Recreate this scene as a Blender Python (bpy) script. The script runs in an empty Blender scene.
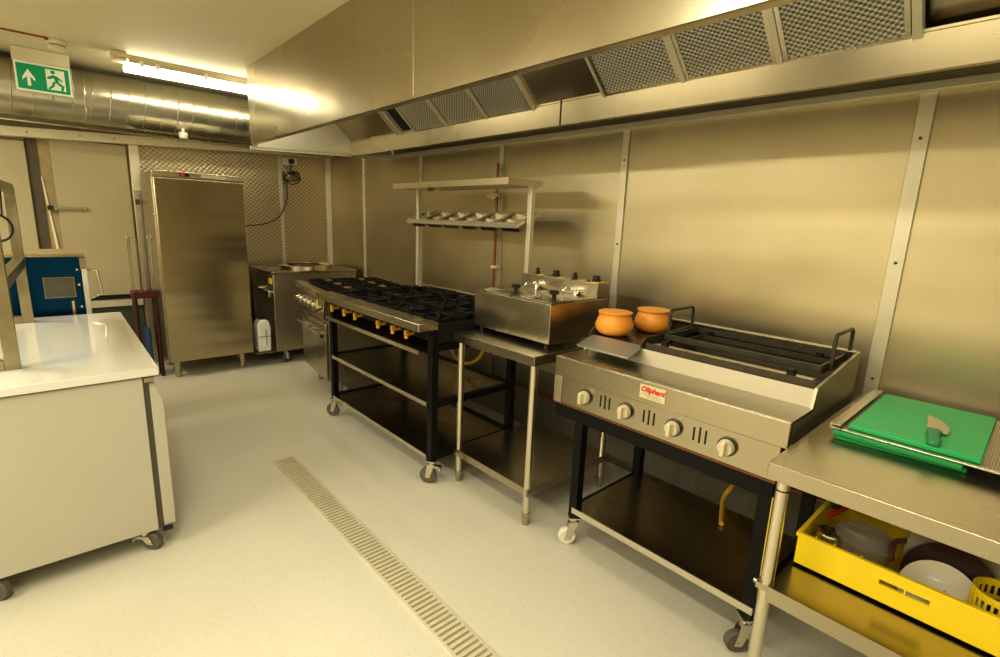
import bpy, bmesh, math, random
from mathutils import Vector, Matrix
random.seed(7)
PI = math.pi
SC = bpy.context.scene
COL = SC.collection

# ------------------------------------------------------------------ materials
def newmat(name):
    m = bpy.data.materials.new(name); m.use_nodes = True
    nt = m.node_tree
    return m, nt, nt.nodes, nt.links, nt.nodes['Principled BSDF']

def plain(name, col, rough=.5, metal=0.0, noise=0.0, scale=8, bump=0.0, coat=0.0, spec=.5, trans=0.0, emit=None, estr=0):
    m, nt, N, L, P = newmat(name)
    P.inputs['Base Color'].default_value = (*col, 1)
    P.inputs['Roughness'].default_value = rough
    P.inputs['Metallic'].default_value = metal
    P.inputs['Coat Weight'].default_value = coat
    P.inputs['Specular IOR Level'].default_value = spec
    P.inputs['Transmission Weight'].default_value = trans
    if emit:
        P.inputs['Emission Color'].default_value = (*emit, 1)
        P.inputs['Emission Strength'].default_value = estr
    tc = N.new('ShaderNodeTexCoord')
    nz = N.new('ShaderNodeTexNoise'); nz.inputs['Scale'].default_value = scale; nz.inputs['Detail'].default_value = 4
    L.new(tc.outputs['Object'], nz.inputs['Vector'])
    mix = N.new('ShaderNodeMix'); mix.data_type = 'RGBA'
    mix.inputs['A'].default_value = (*[c * (1 - noise) for c in col], 1)
    mix.inputs['B'].default_value = (*[min(1, c * (1 + noise)) for c in col], 1)
    L.new(nz.outputs['Fac'], mix.inputs['Factor'])
    L.new(mix.outputs['Result'], P.inputs['Base Color'])
    if bump:
        b = N.new('ShaderNodeBump'); b.inputs['Strength'].default_value = bump; b.inputs['Distance'].default_value = .01
        L.new(nz.outputs['Fac'], b.inputs['Height']); L.new(b.outputs['Normal'], P.inputs['Normal'])
    return m

def steel(name, col=(.60, .57, .51), rough=.28, grain=(60, 60, 4), blot=1.6, var=.10, bump=0.0, wave=0.0, aniso=0.0, tint=.06, wscale=(1.3, 1.3, 1.3)):
    """brushed stainless steel: fine stretched grain plus soft large-scale unevenness"""
    m, nt, N, L, P = newmat(name)
    P.inputs['Metallic'].default_value = 1.0
    tc = N.new('ShaderNodeTexCoord')
    b1 = N.new('ShaderNodeTexNoise'); b1.inputs['Scale'].default_value = blot; b1.inputs['Detail'].default_value = 2.5; b1.inputs['Roughness'].default_value = .5
    L.new(tc.outputs['Object'], b1.inputs['Vector'])
    add = N.new('ShaderNodeMath'); add.operation = 'MULTIPLY_ADD'
    L.new(b1.outputs['Fac'], add.inputs[0]); add.inputs[1].default_value = var * 2; add.inputs[2].default_value = rough - var
    L.new(add.outputs[0], P.inputs['Roughness'])
    mix = N.new('ShaderNodeMix'); mix.data_type = 'RGBA'
    mix.inputs['A'].default_value = (*[c * (1 - tint * 2) for c in col], 1)
    mix.inputs['B'].default_value = (*[min(1, c * (1 + tint)) for c in col], 1)
    L.new(b1.outputs['Fac'], mix.inputs['Factor'])
    L.new(mix.outputs['Result'], P.inputs['Base Color'])
    if wave:
        mw = N.new('ShaderNodeMapping'); mw.inputs['Scale'].default_value = wscale; L.new(tc.outputs['Object'], mw.inputs['Vector'])
        w = N.new('ShaderNodeTexNoise'); w.inputs['Scale'].default_value = 1.0; w.inputs['Detail'].default_value = 1.0
        L.new(mw.outputs['Vector'], w.inputs['Vector'])
        b2 = N.new('ShaderNodeBump'); b2.inputs['Strength'].default_value = wave; b2.inputs['Distance'].default_value = .06
        L.new(w.outputs['Fac'], b2.inputs['Height']); L.new(b2.outputs['Normal'], P.inputs['Normal'])
    if aniso:
        P.inputs['Anisotropic'].default_value = aniso
        t = N.new('ShaderNodeTangent'); t.direction_type = 'RADIAL'; t.axis = 'Z'
        L.new(t.outputs['Tangent'], P.inputs['Tangent'])
    return m

def speckle(name, base, dark, light, scale=260, rough=.45, blot=.08):
    m, nt, N, L, P = newmat(name)
    tc = N.new('ShaderNodeTexCoord')
    v = N.new('ShaderNodeTexVoronoi'); v.inputs['Scale'].default_value = scale
    L.new(tc.outputs['Object'], v.inputs['Vector'])
    r = N.new('ShaderNodeValToRGB')
    e = r.color_ramp.elements
    e[0].position = 0.0; e[0].color = (*dark, 1)
    e[1].position = 1.0; e[1].color = (*light, 1)
    a = e.new(.22); a.color = (*base, 1); b = e.new(.80); b.color = (*base, 1)
    L.new(v.outputs['Color'], r.inputs['Fac'])
    n = N.new('ShaderNodeTexNoise'); n.inputs['Scale'].default_value = 1.7; n.inputs['Detail'].default_value = 6
    L.new(tc.outputs['Object'], n.inputs['Vector'])
    mr = N.new('ShaderNodeMapRange'); mr.inputs['To Min'].default_value = 1 - blot; mr.inputs['To Max'].default_value = 1 + blot
    L.new(n.outputs['Fac'], mr.inputs['Value'])
    mx = N.new('ShaderNodeMix'); mx.data_type = 'RGBA'; mx.blend_type = 'MULTIPLY'; mx.inputs['Factor'].default_value = 1
    L.new(r.outputs['Color'], mx.inputs['A']); L.new(mr.outputs['Result'], mx.inputs['B'])
    L.new(mx.outputs['Result'], P.inputs['Base Color'])
    P.inputs['Roughness'].default_value = rough
    bp = N.new('ShaderNodeBump'); bp.inputs['Strength'].default_value = .08; bp.inputs['Distance'].default_value = .001
    L.new(v.outputs['Distance'], bp.inputs['Height']); L.new(bp.outputs['Normal'], P.inputs['Normal'])
    return m

def crossed(name, col, dark, k1, k2, ang, axes='xz', rough=.3, strength=.8, dist=.01, metal=1.0, darkmix=.5, thr=(.35, .65)):
    """two crossed sine ridges as bump and colour: embossed sheet, knitted mesh, perforation"""
    m, nt, N, L, P = newmat(name)
    tc = N.new('ShaderNodeTexCoord'); sp = N.new('ShaderNodeSeparateXYZ'); L.new(tc.outputs['Object'], sp.inputs[0])
    U = sp.outputs['XYZ'.index(axes[0].upper())]; V = sp.outputs['XYZ'.index(axes[1].upper())]
    def wave(ku, kv):
        a = N.new('ShaderNodeMath'); a.operation = 'MULTIPLY'; L.new(U, a.inputs[0]); a.inputs[1].default_value = ku
        b = N.new('ShaderNodeMath'); b.operation = 'MULTIPLY_ADD'; L.new(V, b.inputs[0]); b.inputs[1].default_value = kv; L.new(a.outputs[0], b.inputs[2])
        s = N.new('ShaderNodeMath'); s.operation = 'SINE'; L.new(b.outputs[0], s.inputs[0]); return s
    c, s_ = math.cos(ang), math.sin(ang)
    w1 = wave(k1 * c, k1 * s_); w2 = wave(-k2 * s_, k2 * c)
    mu = N.new('ShaderNodeMath'); mu.operation = 'MULTIPLY'; L.new(w1.outputs[0], mu.inputs[0]); L.new(w2.outputs[0], mu.inputs[1])
    mr = N.new('ShaderNodeMapRange'); mr.inputs['From Min'].default_value = -1
    L.new(mu.outputs[0], mr.inputs['Value'])
    r = N.new('ShaderNodeValToRGB'); e = r.color_ramp.elements
    e[0].position = thr[0]; e[0].color = (*[a * (1 - darkmix) + b * darkmix for a, b in zip(col, dark)], 1)
    e[1].position = thr[1]; e[1].color = (*col, 1)
    L.new(mr.outputs['Result'], r.inputs['Fac']); L.new(r.outputs['Color'], P.inputs['Base Color'])
    P.inputs['Metallic'].default_value = metal; P.inputs['Roughness'].default_value = rough
    bp = N.new('ShaderNodeBump'); bp.inputs['Strength'].default_value = strength; bp.inputs['Distance'].default_value = dist
    L.new(mr.outputs['Result'], bp.inputs['Height']); L.new(bp.outputs['Normal'], P.inputs['Normal'])
    return m

M = {}
M['steel'] = steel('brushed steel', (.48, .43, .325), .27)
M['steel_top'] = steel('brushed steel worktop', (.49, .445, .34), .28, grain=(4, 60, 60), blot=2.5)
M['steel_wall'] = steel('steel wall cladding', (.60, .53, .37), .40, grain=(60, 60, 3), blot=1.7, var=.10, wave=.42, bump=0.0, tint=.15, wscale=(.5, .5, 2.3))
M['steel_hood'] = steel('hood steel', (.54, .475, .345), .26, grain=(60, 3, 60), blot=1.6, wave=.10, var=.10, wscale=(1.2, 2.2, .6))
M['steel_door'] = steel('fridge door steel', (.52, .45, .31), .22, grain=(60, 60, 3), blot=.9, var=.05, wave=.16, bump=0.0, wscale=(.35, .35, 4.5))
M['steel_bright'] = steel('polished edge steel', (.74, .69, .57), .26)
M['steel_dark'] = steel('dull shelf steel', (.34, .29, .20), .26, blot=2.2)
M['steel_side'] = steel('satin side steel', (.55, .495, .385), .40)
M['steel_satin'] = steel('satin splash steel', (.50, .46, .37), .50, blot=3)
M['tub'] = plain('heat-browned tub steel', (.15, .125, .08), .45, .4, .35, 14)
M['steel_grimy'] = steel('grimy tube steel', (.43, .375, .26), .34, blot=9, var=.12, tint=.2)
M['galv'] = steel('galvanised duct', (.57, .55, .46), .30, grain=(3, 20, 20), blot=3, var=.1)
M['alu'] = plain('aluminium cover strip', (.72, .68, .56), .42, .6, .06)
M['chrome'] = plain('chrome', (.85, .83, .78), .12, 1.0)
M['black_iron'] = plain('cast iron', (.010, .009, .008), .5, 0, .3, 40, .1, spec=.25)
M['black_paint'] = plain('black painted tube', (.007, .0065, .006), .45, 0, .2, 20, spec=.18)
M['rack_iron'] = plain('oiled black iron', (.075, .062, .042), .40, .3, .4, 25, .1, spec=.4)
M['black'] = plain('black plastic', (.015, .015, .015), .35)
M['dark'] = plain('dark opening', (.006, .006, .006), .8)
M['brass'] = plain('yellow gas tap plastic', (.80, .42, .03), .35)
M['brass_cap'] = plain('brass burner cap', (.55, .36, .12), .35, .8, .2, 30)
M['floor'] = speckle('speckled safety floor', (.66, .63, .525), (.47, .44, .345), (.755, .725, .62), 330, .5, .06)
M['band'] = speckle('dark speckled wall vinyl', (.15, .135, .10), (.05, .045, .035), (.32, .29, .22), 220, .5, .1)
M['ceiling'] = plain('cream ceiling paint', (.70, .64, .46), .7, 0, .04, 2)
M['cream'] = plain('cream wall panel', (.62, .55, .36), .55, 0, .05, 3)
M['cream_door'] = plain('darker cream door panel', (.42, .37, .235), .55, 0, .05, 3)  # cream of the doors, darker than the wall panels
M['cream_trim'] = plain('cream trim paint', (.74, .69, .53), .45, 0, .06, 6)
M['tan'] = plain('tan timber post', (.35, .27, .14), .6, 0, .25, 12)
M['brown'] = plain('dark brown strip and recess shade', (.09, .07, .045), .6, 0, .2, 12)
M['green_dark'] = plain('dark green base panel', (.05, .06, .04), .5)
M['white'] = plain('white coated steel', (.54, .515, .43), .42, 0, .03, 3, coat=.1)
M['white_top'] = plain('glossy white worktop', (.80, .79, .73), .10, 0, .02, 3, coat=.6)
M['white_plastic'] = plain('white plastic', (.80, .78, .70), .4)
M['grey_plastic'] = plain('grey rubber wheel', (.12, .11, .09), .5)
M['gap'] = plain('dark door gasket', (.10, .085, .055), .6)
M['quilt'] = crossed('embossed steel panel', (.64, .565, .41), (.24, .19, .11), 118, 150, math.radians(8), 'xz', .38, .7, .004, 1.0, .62, (.36, .62))  # shade of the embossed hollows is put into the colour
M['mesh_fine'] = crossed('knitted filter mesh', (.62, .60, .54), (.10, .09, .07), 330, 420, 0, 'yx', .45, .8, .004, .7, .9, (.35, .6))
M['mesh_dot'] = crossed('honeycomb filter mesh', (.66, .64, .57), (.10, .09, .07), 230, 300, 0, 'yx', .45, .8, .004, .7, .9, (.30, .55))
M['mesh_wave'] = crossed('waved filter mesh', (.60, .585, .53), (.12, .11, .085), 260, 400, math.radians(8), 'yx', .45, .8, .004, .7, .85, (.3, .6))
M['perf'] = crossed('perforated tray steel', (.62, .58, .48), (.10, .09, .07), 700, 700, math.radians(45), 'xy', .35, .5, .002, .9, .7)
M['terra'] = plain('orange glazed clay', (.85, .36, .05), .42, 0, .08, 14, .03)
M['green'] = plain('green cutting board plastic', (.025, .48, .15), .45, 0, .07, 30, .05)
M['green_dk'] = plain('shaded green plastic', (.012, .30, .085), .45, 0, .07, 30)  # board green darkened to paint the shade under the tray
M['green_handle'] = plain('pale green handle', (.035, .27, .12), .5)
M['yellow'] = plain('yellow crate plastic', (.92, .70, .015), .34, 0, .03, 5)
M['yellow_tag'] = plain('yellow label', (.85, .68, .04), .5)
M['hose'] = plain('yellow gas hose', (.70, .45, .03), .4)
M['copper'] = plain('copper pipe', (.34, .12, .06), .35, .6, .1, 20)
M['rust'] = plain('rusty edge', (.20, .07, .03), .6, .2, .3, 40)
M['glass'] = plain('clear container', (.93, .90, .84), .08, 0, trans=.86)
M['plate'] = plain('off-white crockery', (.86, .82, .70), .35, coat=.1)
M['plate_dark'] = plain('dark brown crockery', (.040, .014, .010), .5, spec=.2)
M['plate_grey'] = plain('grey crockery', (.42, .385, .30), .5)
M['brownplastic'] = plain('brown handle', (.12, .045, .02), .4)
M['red'] = plain('red plastic', (.085, .008, .007), .5)
M['red_bright'] = plain('bright red plastic', (.40, .02, .015), .4)
M['dark_red'] = plain('dark red plastic', (.045, .008, .007), .5)
M['blue'] = steel('blue film covered steel', (.006, .060, .155), .30, blot=2, var=.08)
M['blue_plastic'] = plain('blue plastic', (.03, .09, .22), .4)
M['window'] = plain('grey display glass', (.10, .095, .075), .10, 0, .3, 6, coat=.6)
M['sign_green'] = plain('sign green', (.0, .30, .12), .4, emit=(.0, .30, .12), estr=.15)
M['sign_white'] = plain('sign white', (.80, .82, .68), .4, emit=(.8, .82, .66), estr=.12)
M['clear'] = plain('clear sign edge', (.75, .75, .62), .2, trans=.4)
M['plate_sign'] = plain('cream name plate', (.72, .66, .42), .4, .2)
M['sign_red'] = plain('red lettering', (.62, .03, .02), .45)
M['ink'] = plain('grey lettering', (.33, .28, .16), .5)
M['led'] = plain('red display', (.30, .02, .02), .3, emit=(.8, .05, .03), estr=.4)
M['tube'] = plain('lit fluorescent tube', (1, 1, .9), .4, emit=(1.0, .94, .72), estr=20)
M['knob_cream'] = plain('pale metal knob', (.72, .66, .47), .35, .35, .06, 20)
M['rubber'] = plain('black cable', (.012, .012, .012), .5)
M['drain_dark'] = plain('drain channel brown', (.33, .285, .16), .7)  # even brown between the grate bars
M['drain'] = plain('drain grate steel', (.80, .75, .57), .42, .5, .1, 20)
M['bottle'] = plain('white bottle plastic', (.80, .79, .74), .4, 0, .03, 5)
M['slate'] = steel('oiled griddle iron', (.14, .105, .07), .42, blot=6, var=.1)
M['bluegrey'] = steel('heat-tinted steel lip', (.56, .55, .48), .50, blot=7, var=.1)

# ------------------------------------------------------------------ mesh helpers
class MB:
    def __init__(s): s.v = []; s.f = []
    def add(s, vs, fs):
        o = len(s.v); s.v += [tuple(a) for a in vs]; s.f += [tuple(i + o for i in f) for f in fs]; return s
    def hexa(s, p):      # 8 points: bottom 4 ccw, top 4 ccw
        return s.add(p, [(3, 2, 1, 0), (4, 5, 6, 7), (0, 1, 5, 4), (1, 2, 6, 5), (2, 3, 7, 6), (3, 0, 4, 7)])
    def box(s, x0, x1, y0, y1, z0, z1):
        return s.hexa([(x0, y0, z0), (x1, y0, z0), (x1, y1, z0), (x0, y1, z0), (x0, y0, z1), (x1, y0, z1), (x1, y1, z1), (x0, y1, z1)])
    def prism(s, pts, axis, a, b):   # polygon in the other two axes (in x,y,z order), extruded along axis
        def P(u, w, t): return {'x': (t, u, w), 'y': (u, t, w), 'z': (u, w, t)}[axis]
        n = len(pts); vs = [P(u, w, a) for u, w in pts] + [P(u, w, b) for u, w in pts]
        fs = [tuple(range(n))[::-1], tuple(range(n, 2 * n))] + [(i, (i + 1) % n, n + (i + 1) % n, n + i) for i in range(n)]
        return s.add(vs, fs)
    def cyl(s, p0, p1, r, r2=None, n=16):
        p0 = Vector(p0); p1 = Vector(p1); d = (p1 - p0).normalized(); r2 = r if r2 is None else r2
        a = d.orthogonal().normalized(); b = d.cross(a)
        vs = [p0 + (a * math.cos(2 * PI * i / n) + b * math.sin(2 * PI * i / n)) * r for i in range(n)] + \
             [p1 + (a * math.cos(2 * PI * i / n) + b * math.sin(2 * PI * i / n)) * r2 for i in range(n)]
        return s.add(vs, [tuple(range(n))[::-1], tuple(range(n, 2 * n))] + [(i, (i + 1) % n, n + (i + 1) % n, n + i) for i in range(n)])
    def tube(s, path, r, n=8, closed=False):
        P = [Vector(p) for p in path]; m = len(P); vs = []; a = None
        for i in range(m):
            t = (P[(i + 1) % m] - P[i - 1]) if closed or 0 < i < m - 1 else (P[1] - P[0] if i == 0 else P[-1] - P[-2])
            t.normalize()
            a = t.orthogonal().normalized() if a is None else (a - t * a.dot(t)).normalized()
            b = t.cross(a)
            vs += [P[i] + (a * math.cos(2 * PI * k / n) + b * math.sin(2 * PI * k / n)) * r for k in range(n)]
        fs = []
        for i in range(m if closed else m - 1):
            j = (i + 1) % m
            fs += [(i * n + k, i * n + (k + 1) % n, j * n + (k + 1) % n, j * n + k) for k in range(n)]
        if not closed: fs += [tuple(range(n))[::-1], tuple(range((m - 1) * n, m * n))]
        return s.add(vs, fs)
    def lathe(s, prof, c=(0, 0, 0), n=32):   # profile of (r, z), revolved around z
        vs = []; fs = []; m = len(prof)
        for r, z in prof:
            vs += [(c[0] + max(r, 1e-5) * math.cos(2 * PI * i / n), c[1] + max(r, 1e-5) * math.sin(2 * PI * i / n), c[2] + z) for i in range(n)]
        for j in range(m - 1):
            fs += [(j * n + i, j * n + (i + 1) % n, (j + 1) * n + (i + 1) % n, (j + 1) * n + i) for i in range(n)]
        fs += [tuple(range(n))[::-1], tuple(range((m - 1) * n, m * n))]
        return s.add(vs, fs)
    def tray(s, x0, x1, y0, y1, z0, z1, th=.010, down=True):   # folded sheet: flat top with turned-down (or turned-up) lips
        o = [(x0, y0), (x1, y0), (x1, y1), (x0, y1)]; i_ = [(x0 + th, y0 + th), (x1 - th, y0 + th), (x1 - th, y1 - th), (x0 + th, y1 - th)]
        za, zb_, zc = (z1, z0, z1 - th) if down else (z0, z1, z0 + th)
        vs = [(x, y, za) for x, y in o] + [(x, y, zb_) for x, y in o] + [(x, y, zb_) for x, y in i_] + [(x, y, zc) for x, y in i_]
        fs = [(0, 1, 2, 3), (12, 13, 14, 15)]
        for k in range(4):
            j = (k + 1) % 4
            fs += [(k, j, 4 + j, 4 + k), (4 + k, 4 + j, 8 + j, 8 + k), (8 + k, 8 + j, 12 + j, 12 + k)]
        return s.add(vs, fs)
    def ring(s, x0, x1, y0, y1, z0, z1, t):                     # rectangular frame of bars
        o = [(x0, y0), (x1, y0), (x1, y1), (x0, y1)]; i_ = [(x0 + t, y0 + t), (x1 - t, y0 + t), (x1 - t, y1 - t), (x0 + t, y1 - t)]
        vs = [(x, y, z0) for x, y in o] + [(x, y, z1) for x, y in o] + [(x, y, z0) for x, y in i_] + [(x, y, z1) for x, y in i_]
        fs = []
        for k in range(4):
            j = (k + 1) % 4
            fs += [(k, j, 4 + j, 4 + k), (8 + k, 8 + j, 12 + j, 12 + k), (k, j, 8 + j, 8 + k), (4 + k, 4 + j, 12 + j, 12 + k)]
        return s.add(vs, fs)
    def xform(s, mat):
        s.v = [tuple(mat @ Vector(p)) for p in s.v]; return s

def smooth_path(pts, k=6):
    P = [Vector(p) for p in pts]; out = []
    for i in range(len(P) - 1):
        p0 = P[max(i - 1, 0)]; p1 = P[i]; p2 = P[i + 1]; p3 = P[min(i + 2, len(P) - 1)]
        for j in range(k):
            t = j / k
            out.append(.5 * (2 * p1 + (p2 - p0) * t + (2 * p0 - 5 * p1 + 4 * p2 - p3) * t * t + (3 * p1 - p0 - 3 * p2 + p3) * t ** 3))
    return out + [P[-1]]

OFF = {}
def link_mesh(name, mb, mat, off=(0, 0, 0), bevel=0.0):
    me = bpy.data.meshes.new(name)
    me.from_pydata([(x - off[0], y - off[1], z - off[2]) for x, y, z in mb.v], [], mb.f)
    bm = bmesh.new(); bm.from_mesh(me); bmesh.ops.recalc_face_normals(bm, faces=bm.faces); bm.to_mesh(me); bm.free()
    me.polygons.foreach_set('use_smooth', [True] * len(me.polygons))
    me.set_sharp_from_angle(angle=math.radians(38))
    me.materials.append(M[mat])
    o = bpy.data.objects.new(name, me); COL.objects.link(o)
    if bevel:
        b = o.modifiers.new('edge', 'BEVEL'); b.width = bevel; b.segments = 2; b.limit_method = 'ANGLE'; b.angle_limit = math.radians(40)
    return o

def tag(o, label, cat, group=None, kind=None):
    o['label'] = label; o['category'] = cat
    if group: o['group'] = group
    if kind: o['kind'] = kind
    return o

def thing(name, label, cat, loc=(0, 0, 0), rot=(0, 0, 0), group=None, local=False):
    o = bpy.data.objects.new(name, None); COL.objects.link(o); o.empty_display_size = .05
    o.location = loc; o.rotation_euler = rot; tag(o, label, cat, group)
    OFF[o.name] = (0, 0, 0) if local else tuple(loc)
    return o

def part(name, mb, mat, parent, bevel=0.0, label=None):
    off = OFF[parent.name]
    o = link_mesh(name, mb, mat, off, bevel); o.parent = parent; OFF[o.name] = off
    if label: o['label'] = label
    return o

def single(name, mb, mat, label, cat, loc=(0, 0, 0), bevel=0.0, group=None, rot=(0, 0, 0), local=False):
    o = link_mesh(name, mb, mat, (0, 0, 0) if local else loc, bevel); o.location = loc; o.rotation_euler = rot
    OFF[o.name] = (0, 0, 0) if local else tuple(loc)
    return tag(o, label, cat, group)

def struct(name, mb, mat, bevel=0.0, parent=None):
    o = link_mesh(name, mb, mat, (0, 0, 0), bevel); OFF[o.name] = (0, 0, 0)
    if parent: o.parent = parent
    else: o['kind'] = 'structure'
    return o

def caster(parent, x, y, top, r, wheel, bracket='steel_bright', ang=0.0, lead=.02, w=.026, brake=False):
    """swivel caster: plate, fork, and a wheel as a sub-part"""
    T = Matrix.Translation((x, y, 0)) @ Matrix.Rotation(ang, 4, 'Z')
    b = MB(); b.box(-.03, .03, -.03, .03, top - .006, top)
    b.cyl((0, 0, top - .026), (0, 0, top - .006), .021)
    for sgn in (-1, 1):
        yy = sgn * (w / 2 + .004)
        b.prism([(-.022, top - .022), (.022, top - .022), (lead + .014, r * .75), (lead - .014, r * .75)], 'y', yy - .002, yy + .002)
    b.box(-.022, .022, -w / 2 - .006, w / 2 + .006, top - .028, top - .022)
    b.cyl((lead, -w / 2 - .009, r), (lead, w / 2 + .009, r), .006, n=10)
    if brake:
        b.box(-.055, -.015, -.014, .014, top - .045, top - .034); b.box(-.055, -.043, -.014, .014, top - .06, top - .034)
    o = part('caster', b.xform(T), bracket, parent)
    wv = MB()
    prof = [(-w / 2, r * .55), (-w / 2, r * .88), (-w / 2 * .7, r), (w / 2 * .7, r), (w / 2, r * .88), (w / 2, r * .55)]
    n = 28; vs = []; fs = []
    for yy, rr in prof: vs += [(lead + rr * math.cos(2 * PI * i / n), yy, r + rr * math.sin(2 * PI * i / n)) for i in range(n)]
    for j in range(len(prof) - 1): fs += [(j * n + i, j * n + (i + 1) % n, (j + 1) * n + (i + 1) % n, (j + 1) * n + i) for i in range(n)]
    fs += [tuple(range(n)), tuple(range((len(prof) - 1) * n, len(prof) * n))]
    wv.add(vs, fs)
    part('wheel', wv.xform(T), wheel, o)
    return o

# ------------------------------------------------------------------ camera
yaw, pitch, roll, fpx = 7.41079082e-01, 2.07298173e-01, 4.00535168e-02, 503.649
fw = Vector((math.sin(yaw) * math.cos(pitch), math.cos(yaw) * math.cos(pitch), -math.sin(pitch)))
rt = Vector((math.cos(yaw), -math.sin(yaw), 0)); up = rt.cross(fw)
r2 = rt * math.cos(roll) + up * math.sin(roll); u2 = -rt * math.sin(roll) + up * math.cos(roll)
cam = bpy.data.cameras.new('camera'); cam.sensor_width = 36; cam.lens = 36 * fpx / 1000; cam.clip_start = .02
co = bpy.data.objects.new('camera', cam); COL.objects.link(co)
co.matrix_world = Matrix(((r2.x, u2.x, -fw.x, 0), (r2.y, u2.y, -fw.y, 0), (r2.z, u2.z, -fw.z, 1.52), (0, 0, 0, 1)))
SC.camera = co

# ------------------------------------------------------------------ room shell
XW, YB, ZC = 2.64, 6.0, 2.63
XL, YF = -2.9, -2.4
struct('floor', MB().box(XL, XW + .1, YF, YB + .1, -.08, 0), 'floor')
struct('ceiling', MB().box(XL, XW + .1, YF, YB + .1, ZC, ZC + .08), 'ceiling')
struct('wall_left', MB().box(XL - .1, XL, YF, YB + .1, 0, ZC), 'cream')
struct('wall_front', MB().box(XL - .1, XW + .1, YF - .1, YF, 0, ZC), 'cream')
wr = struct('wall_right', MB().box(XW, XW + .1, YF, YB + .1, 0, ZC), 'steel_wall')
struct('baseboard_right', MB().box(XW - .008, XW, YF, YB - .004, 0, .47), 'band')
struct('wall_back', MB().box(XL, XW, YB, YB + .1, 0, ZC), 'cream')
struct('wall_back', MB().box(.76, XW - .002, YB - .012, YB, 0, 2.25), 'quilt').name = 'wall_back_panel'
# cover strips of the steel cladding, each with its screws
def strip(n, y, z0, z1, w=.045):
    o = struct('trim_%d' % n, MB().box(XW - .012, XW, y - w / 2, y + w / 2, z0, z1), 'alu', .002)
    for z in (z1 - .17, z0 + .95, z0 + .45):
        s = struct('screw', MB().cyl((XW - .016, y, z), (XW - .010, y, z), .006, n=10), 'gap', 0, o)
strip(1, .46, .47, 2.08, .055); strip(2, 1.84, .47, 2.08, .045); strip(3, 2.93, .47, 2.08, .045); strip(4, 4.02, .47, 2.08, .045)
strip(5, 5.12, .47, 2.12, .04)
struct('trim_6', MB().box(XW - .05, XW, YF, 4.52, 2.078, 2.112), 'alu', .003)          # rail above the cladding
struct('trim_7', MB().box(XW - .055, XW, YB - .06, YB - .012, 0, 2.25), 'cream_trim', .004)      # corner post
struct('trim_8', MB().box(2.055, 2.09, YB - .022, YB - .012, 0, 2.2), 'alu')
def zb(x): return 2.05 + (x + .14) * .045
b = MB(); b.hexa([(XL, 5.86, zb(XL)), (2.64, 5.86, zb(2.64)), (2.64, 5.99, zb(2.64)), (XL, 5.99, zb(XL)),
        (XL, 5.86, zb(XL) + .075), (2.64, 5.86, zb(2.64) + .075), (2.64, 5.99, zb(2.64) + .075), (XL, 5.99, zb(XL) + .075)])
tr = struct('trim_9', b, 'cream_trim', .004)
for x in (.02, .36, .60): struct('screw', MB().cyl((x, 5.855, zb(x) + .035), (x, 5.862, zb(x) + .035), .008, n=10), 'tan', 0, tr)
struct('trim_10', MB().box(XL, 2.6, 5.80, 5.82, 2.165, 2.18), 'steel', 0)                      # thin rail under the duct
# left-hand door opening with cream panels
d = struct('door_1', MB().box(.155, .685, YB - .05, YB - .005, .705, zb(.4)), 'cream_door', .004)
h = MB(); h.box(.13, .355, YB - .075, YB - .05, 1.478, 1.503); h.box(.10, .15, YB - .08, YB - .045, 1.47, 1.51)
struct('door_latch', h, 'steel', .002, d)
struct('latch_block', MB().box(.085, .125, YB - .085, YB - .045, 1.472, 1.512), 'black', 0, d)
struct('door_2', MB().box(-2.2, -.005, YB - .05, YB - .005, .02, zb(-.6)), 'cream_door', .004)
struct('trim_11', MB().box(-.004, .07, YB - .03, YB - .005, 0, zb(0)), 'brown')
struct('trim_12', MB().box(.068, .155, YB - .022, YB - .005, 0, zb(.1)), 'tan')
b = MB(); b.hexa([(.115, YB - .032, 1.0), (.135, YB - .032, 1.0), (.135, YB - .02, 1.0), (.115, YB - .02, 1.0), (.07, YB - .032, 1.75), (.08, YB - .032, 1.75), (.08, YB - .02, 1.75), (.07, YB - .02, 1.75)])
struct('trim_13', b, 'cream_trim')
struct('trim_14', MB().box(.155, .69, YB - .03, YB - .005, .66, .705), 'dark')
struct('trim_15', MB().box(.155, .69, YB - .10, YB - .005, .60, .66), 'alu', .004)
struct('baseboard_back', MB().box(.155, .69, YB - .06, YB - .005, 0, .60), 'green_dark')
p = struct('trim_16', MB().box(.70, .768, YB - .075, YB - .012, 0, zb(.73)), 'steel_side', .004)
struct('post_cap', MB().box(.705, .775, YB - .082, YB - .074, 1.68, zb(.73)), 'cream_trim', 0, p)
struct('post_hinge', MB().box(.712, .745, YB - .090, YB - .074, 1.55, 1.60), 'gap', 0, p)

# ------------------------------------------------------------------ extraction hood
HX, HY0, HY1 = 1.35, -1.6, 4.53
hood = thing('extraction_hood', 'long stainless steel extraction hood hanging along the right wall', 'extraction hood', (HX, 1.5, 2.06))
b = MB(); b.box(HX, HX + .015, HY0, HY1, 2.062, ZC - .002); part('front_panel', b, 'steel_hood', hood)
b = MB(); b.box(HX + .015, HX + .05, HY0, HY1 - .02, 2.062, 2.075); b.box(HX + .04, HX + .05, HY0, HY1 - .02, 2.075, 2.10); part('bottom_lip', b, 'steel_bright', hood)
b = MB(); b.prism([(HX + .015, 2.040), (2.62, 2.090), (2.62, ZC - .004), (HX + .015, ZC - .004)], 'y', HY1 - .018, HY1); part('end_panel', b, 'alu', hood)
b = MB(); b.prism([(HX, 2.018), (2.62, 2.075), (2.62, 2.10), (HX, 2.045)], 'y', HY1 - .005, HY1 + .03); part('end_trim', b, 'cream_trim', hood)
part('bounce_lining', MB().box(HX + .0155, HX + .022, HY0, HY1 - .02, 2.10, ZC - .018), 'alu', hood)  # unseen pale sheet added so the hood's inside reflects more light
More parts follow.
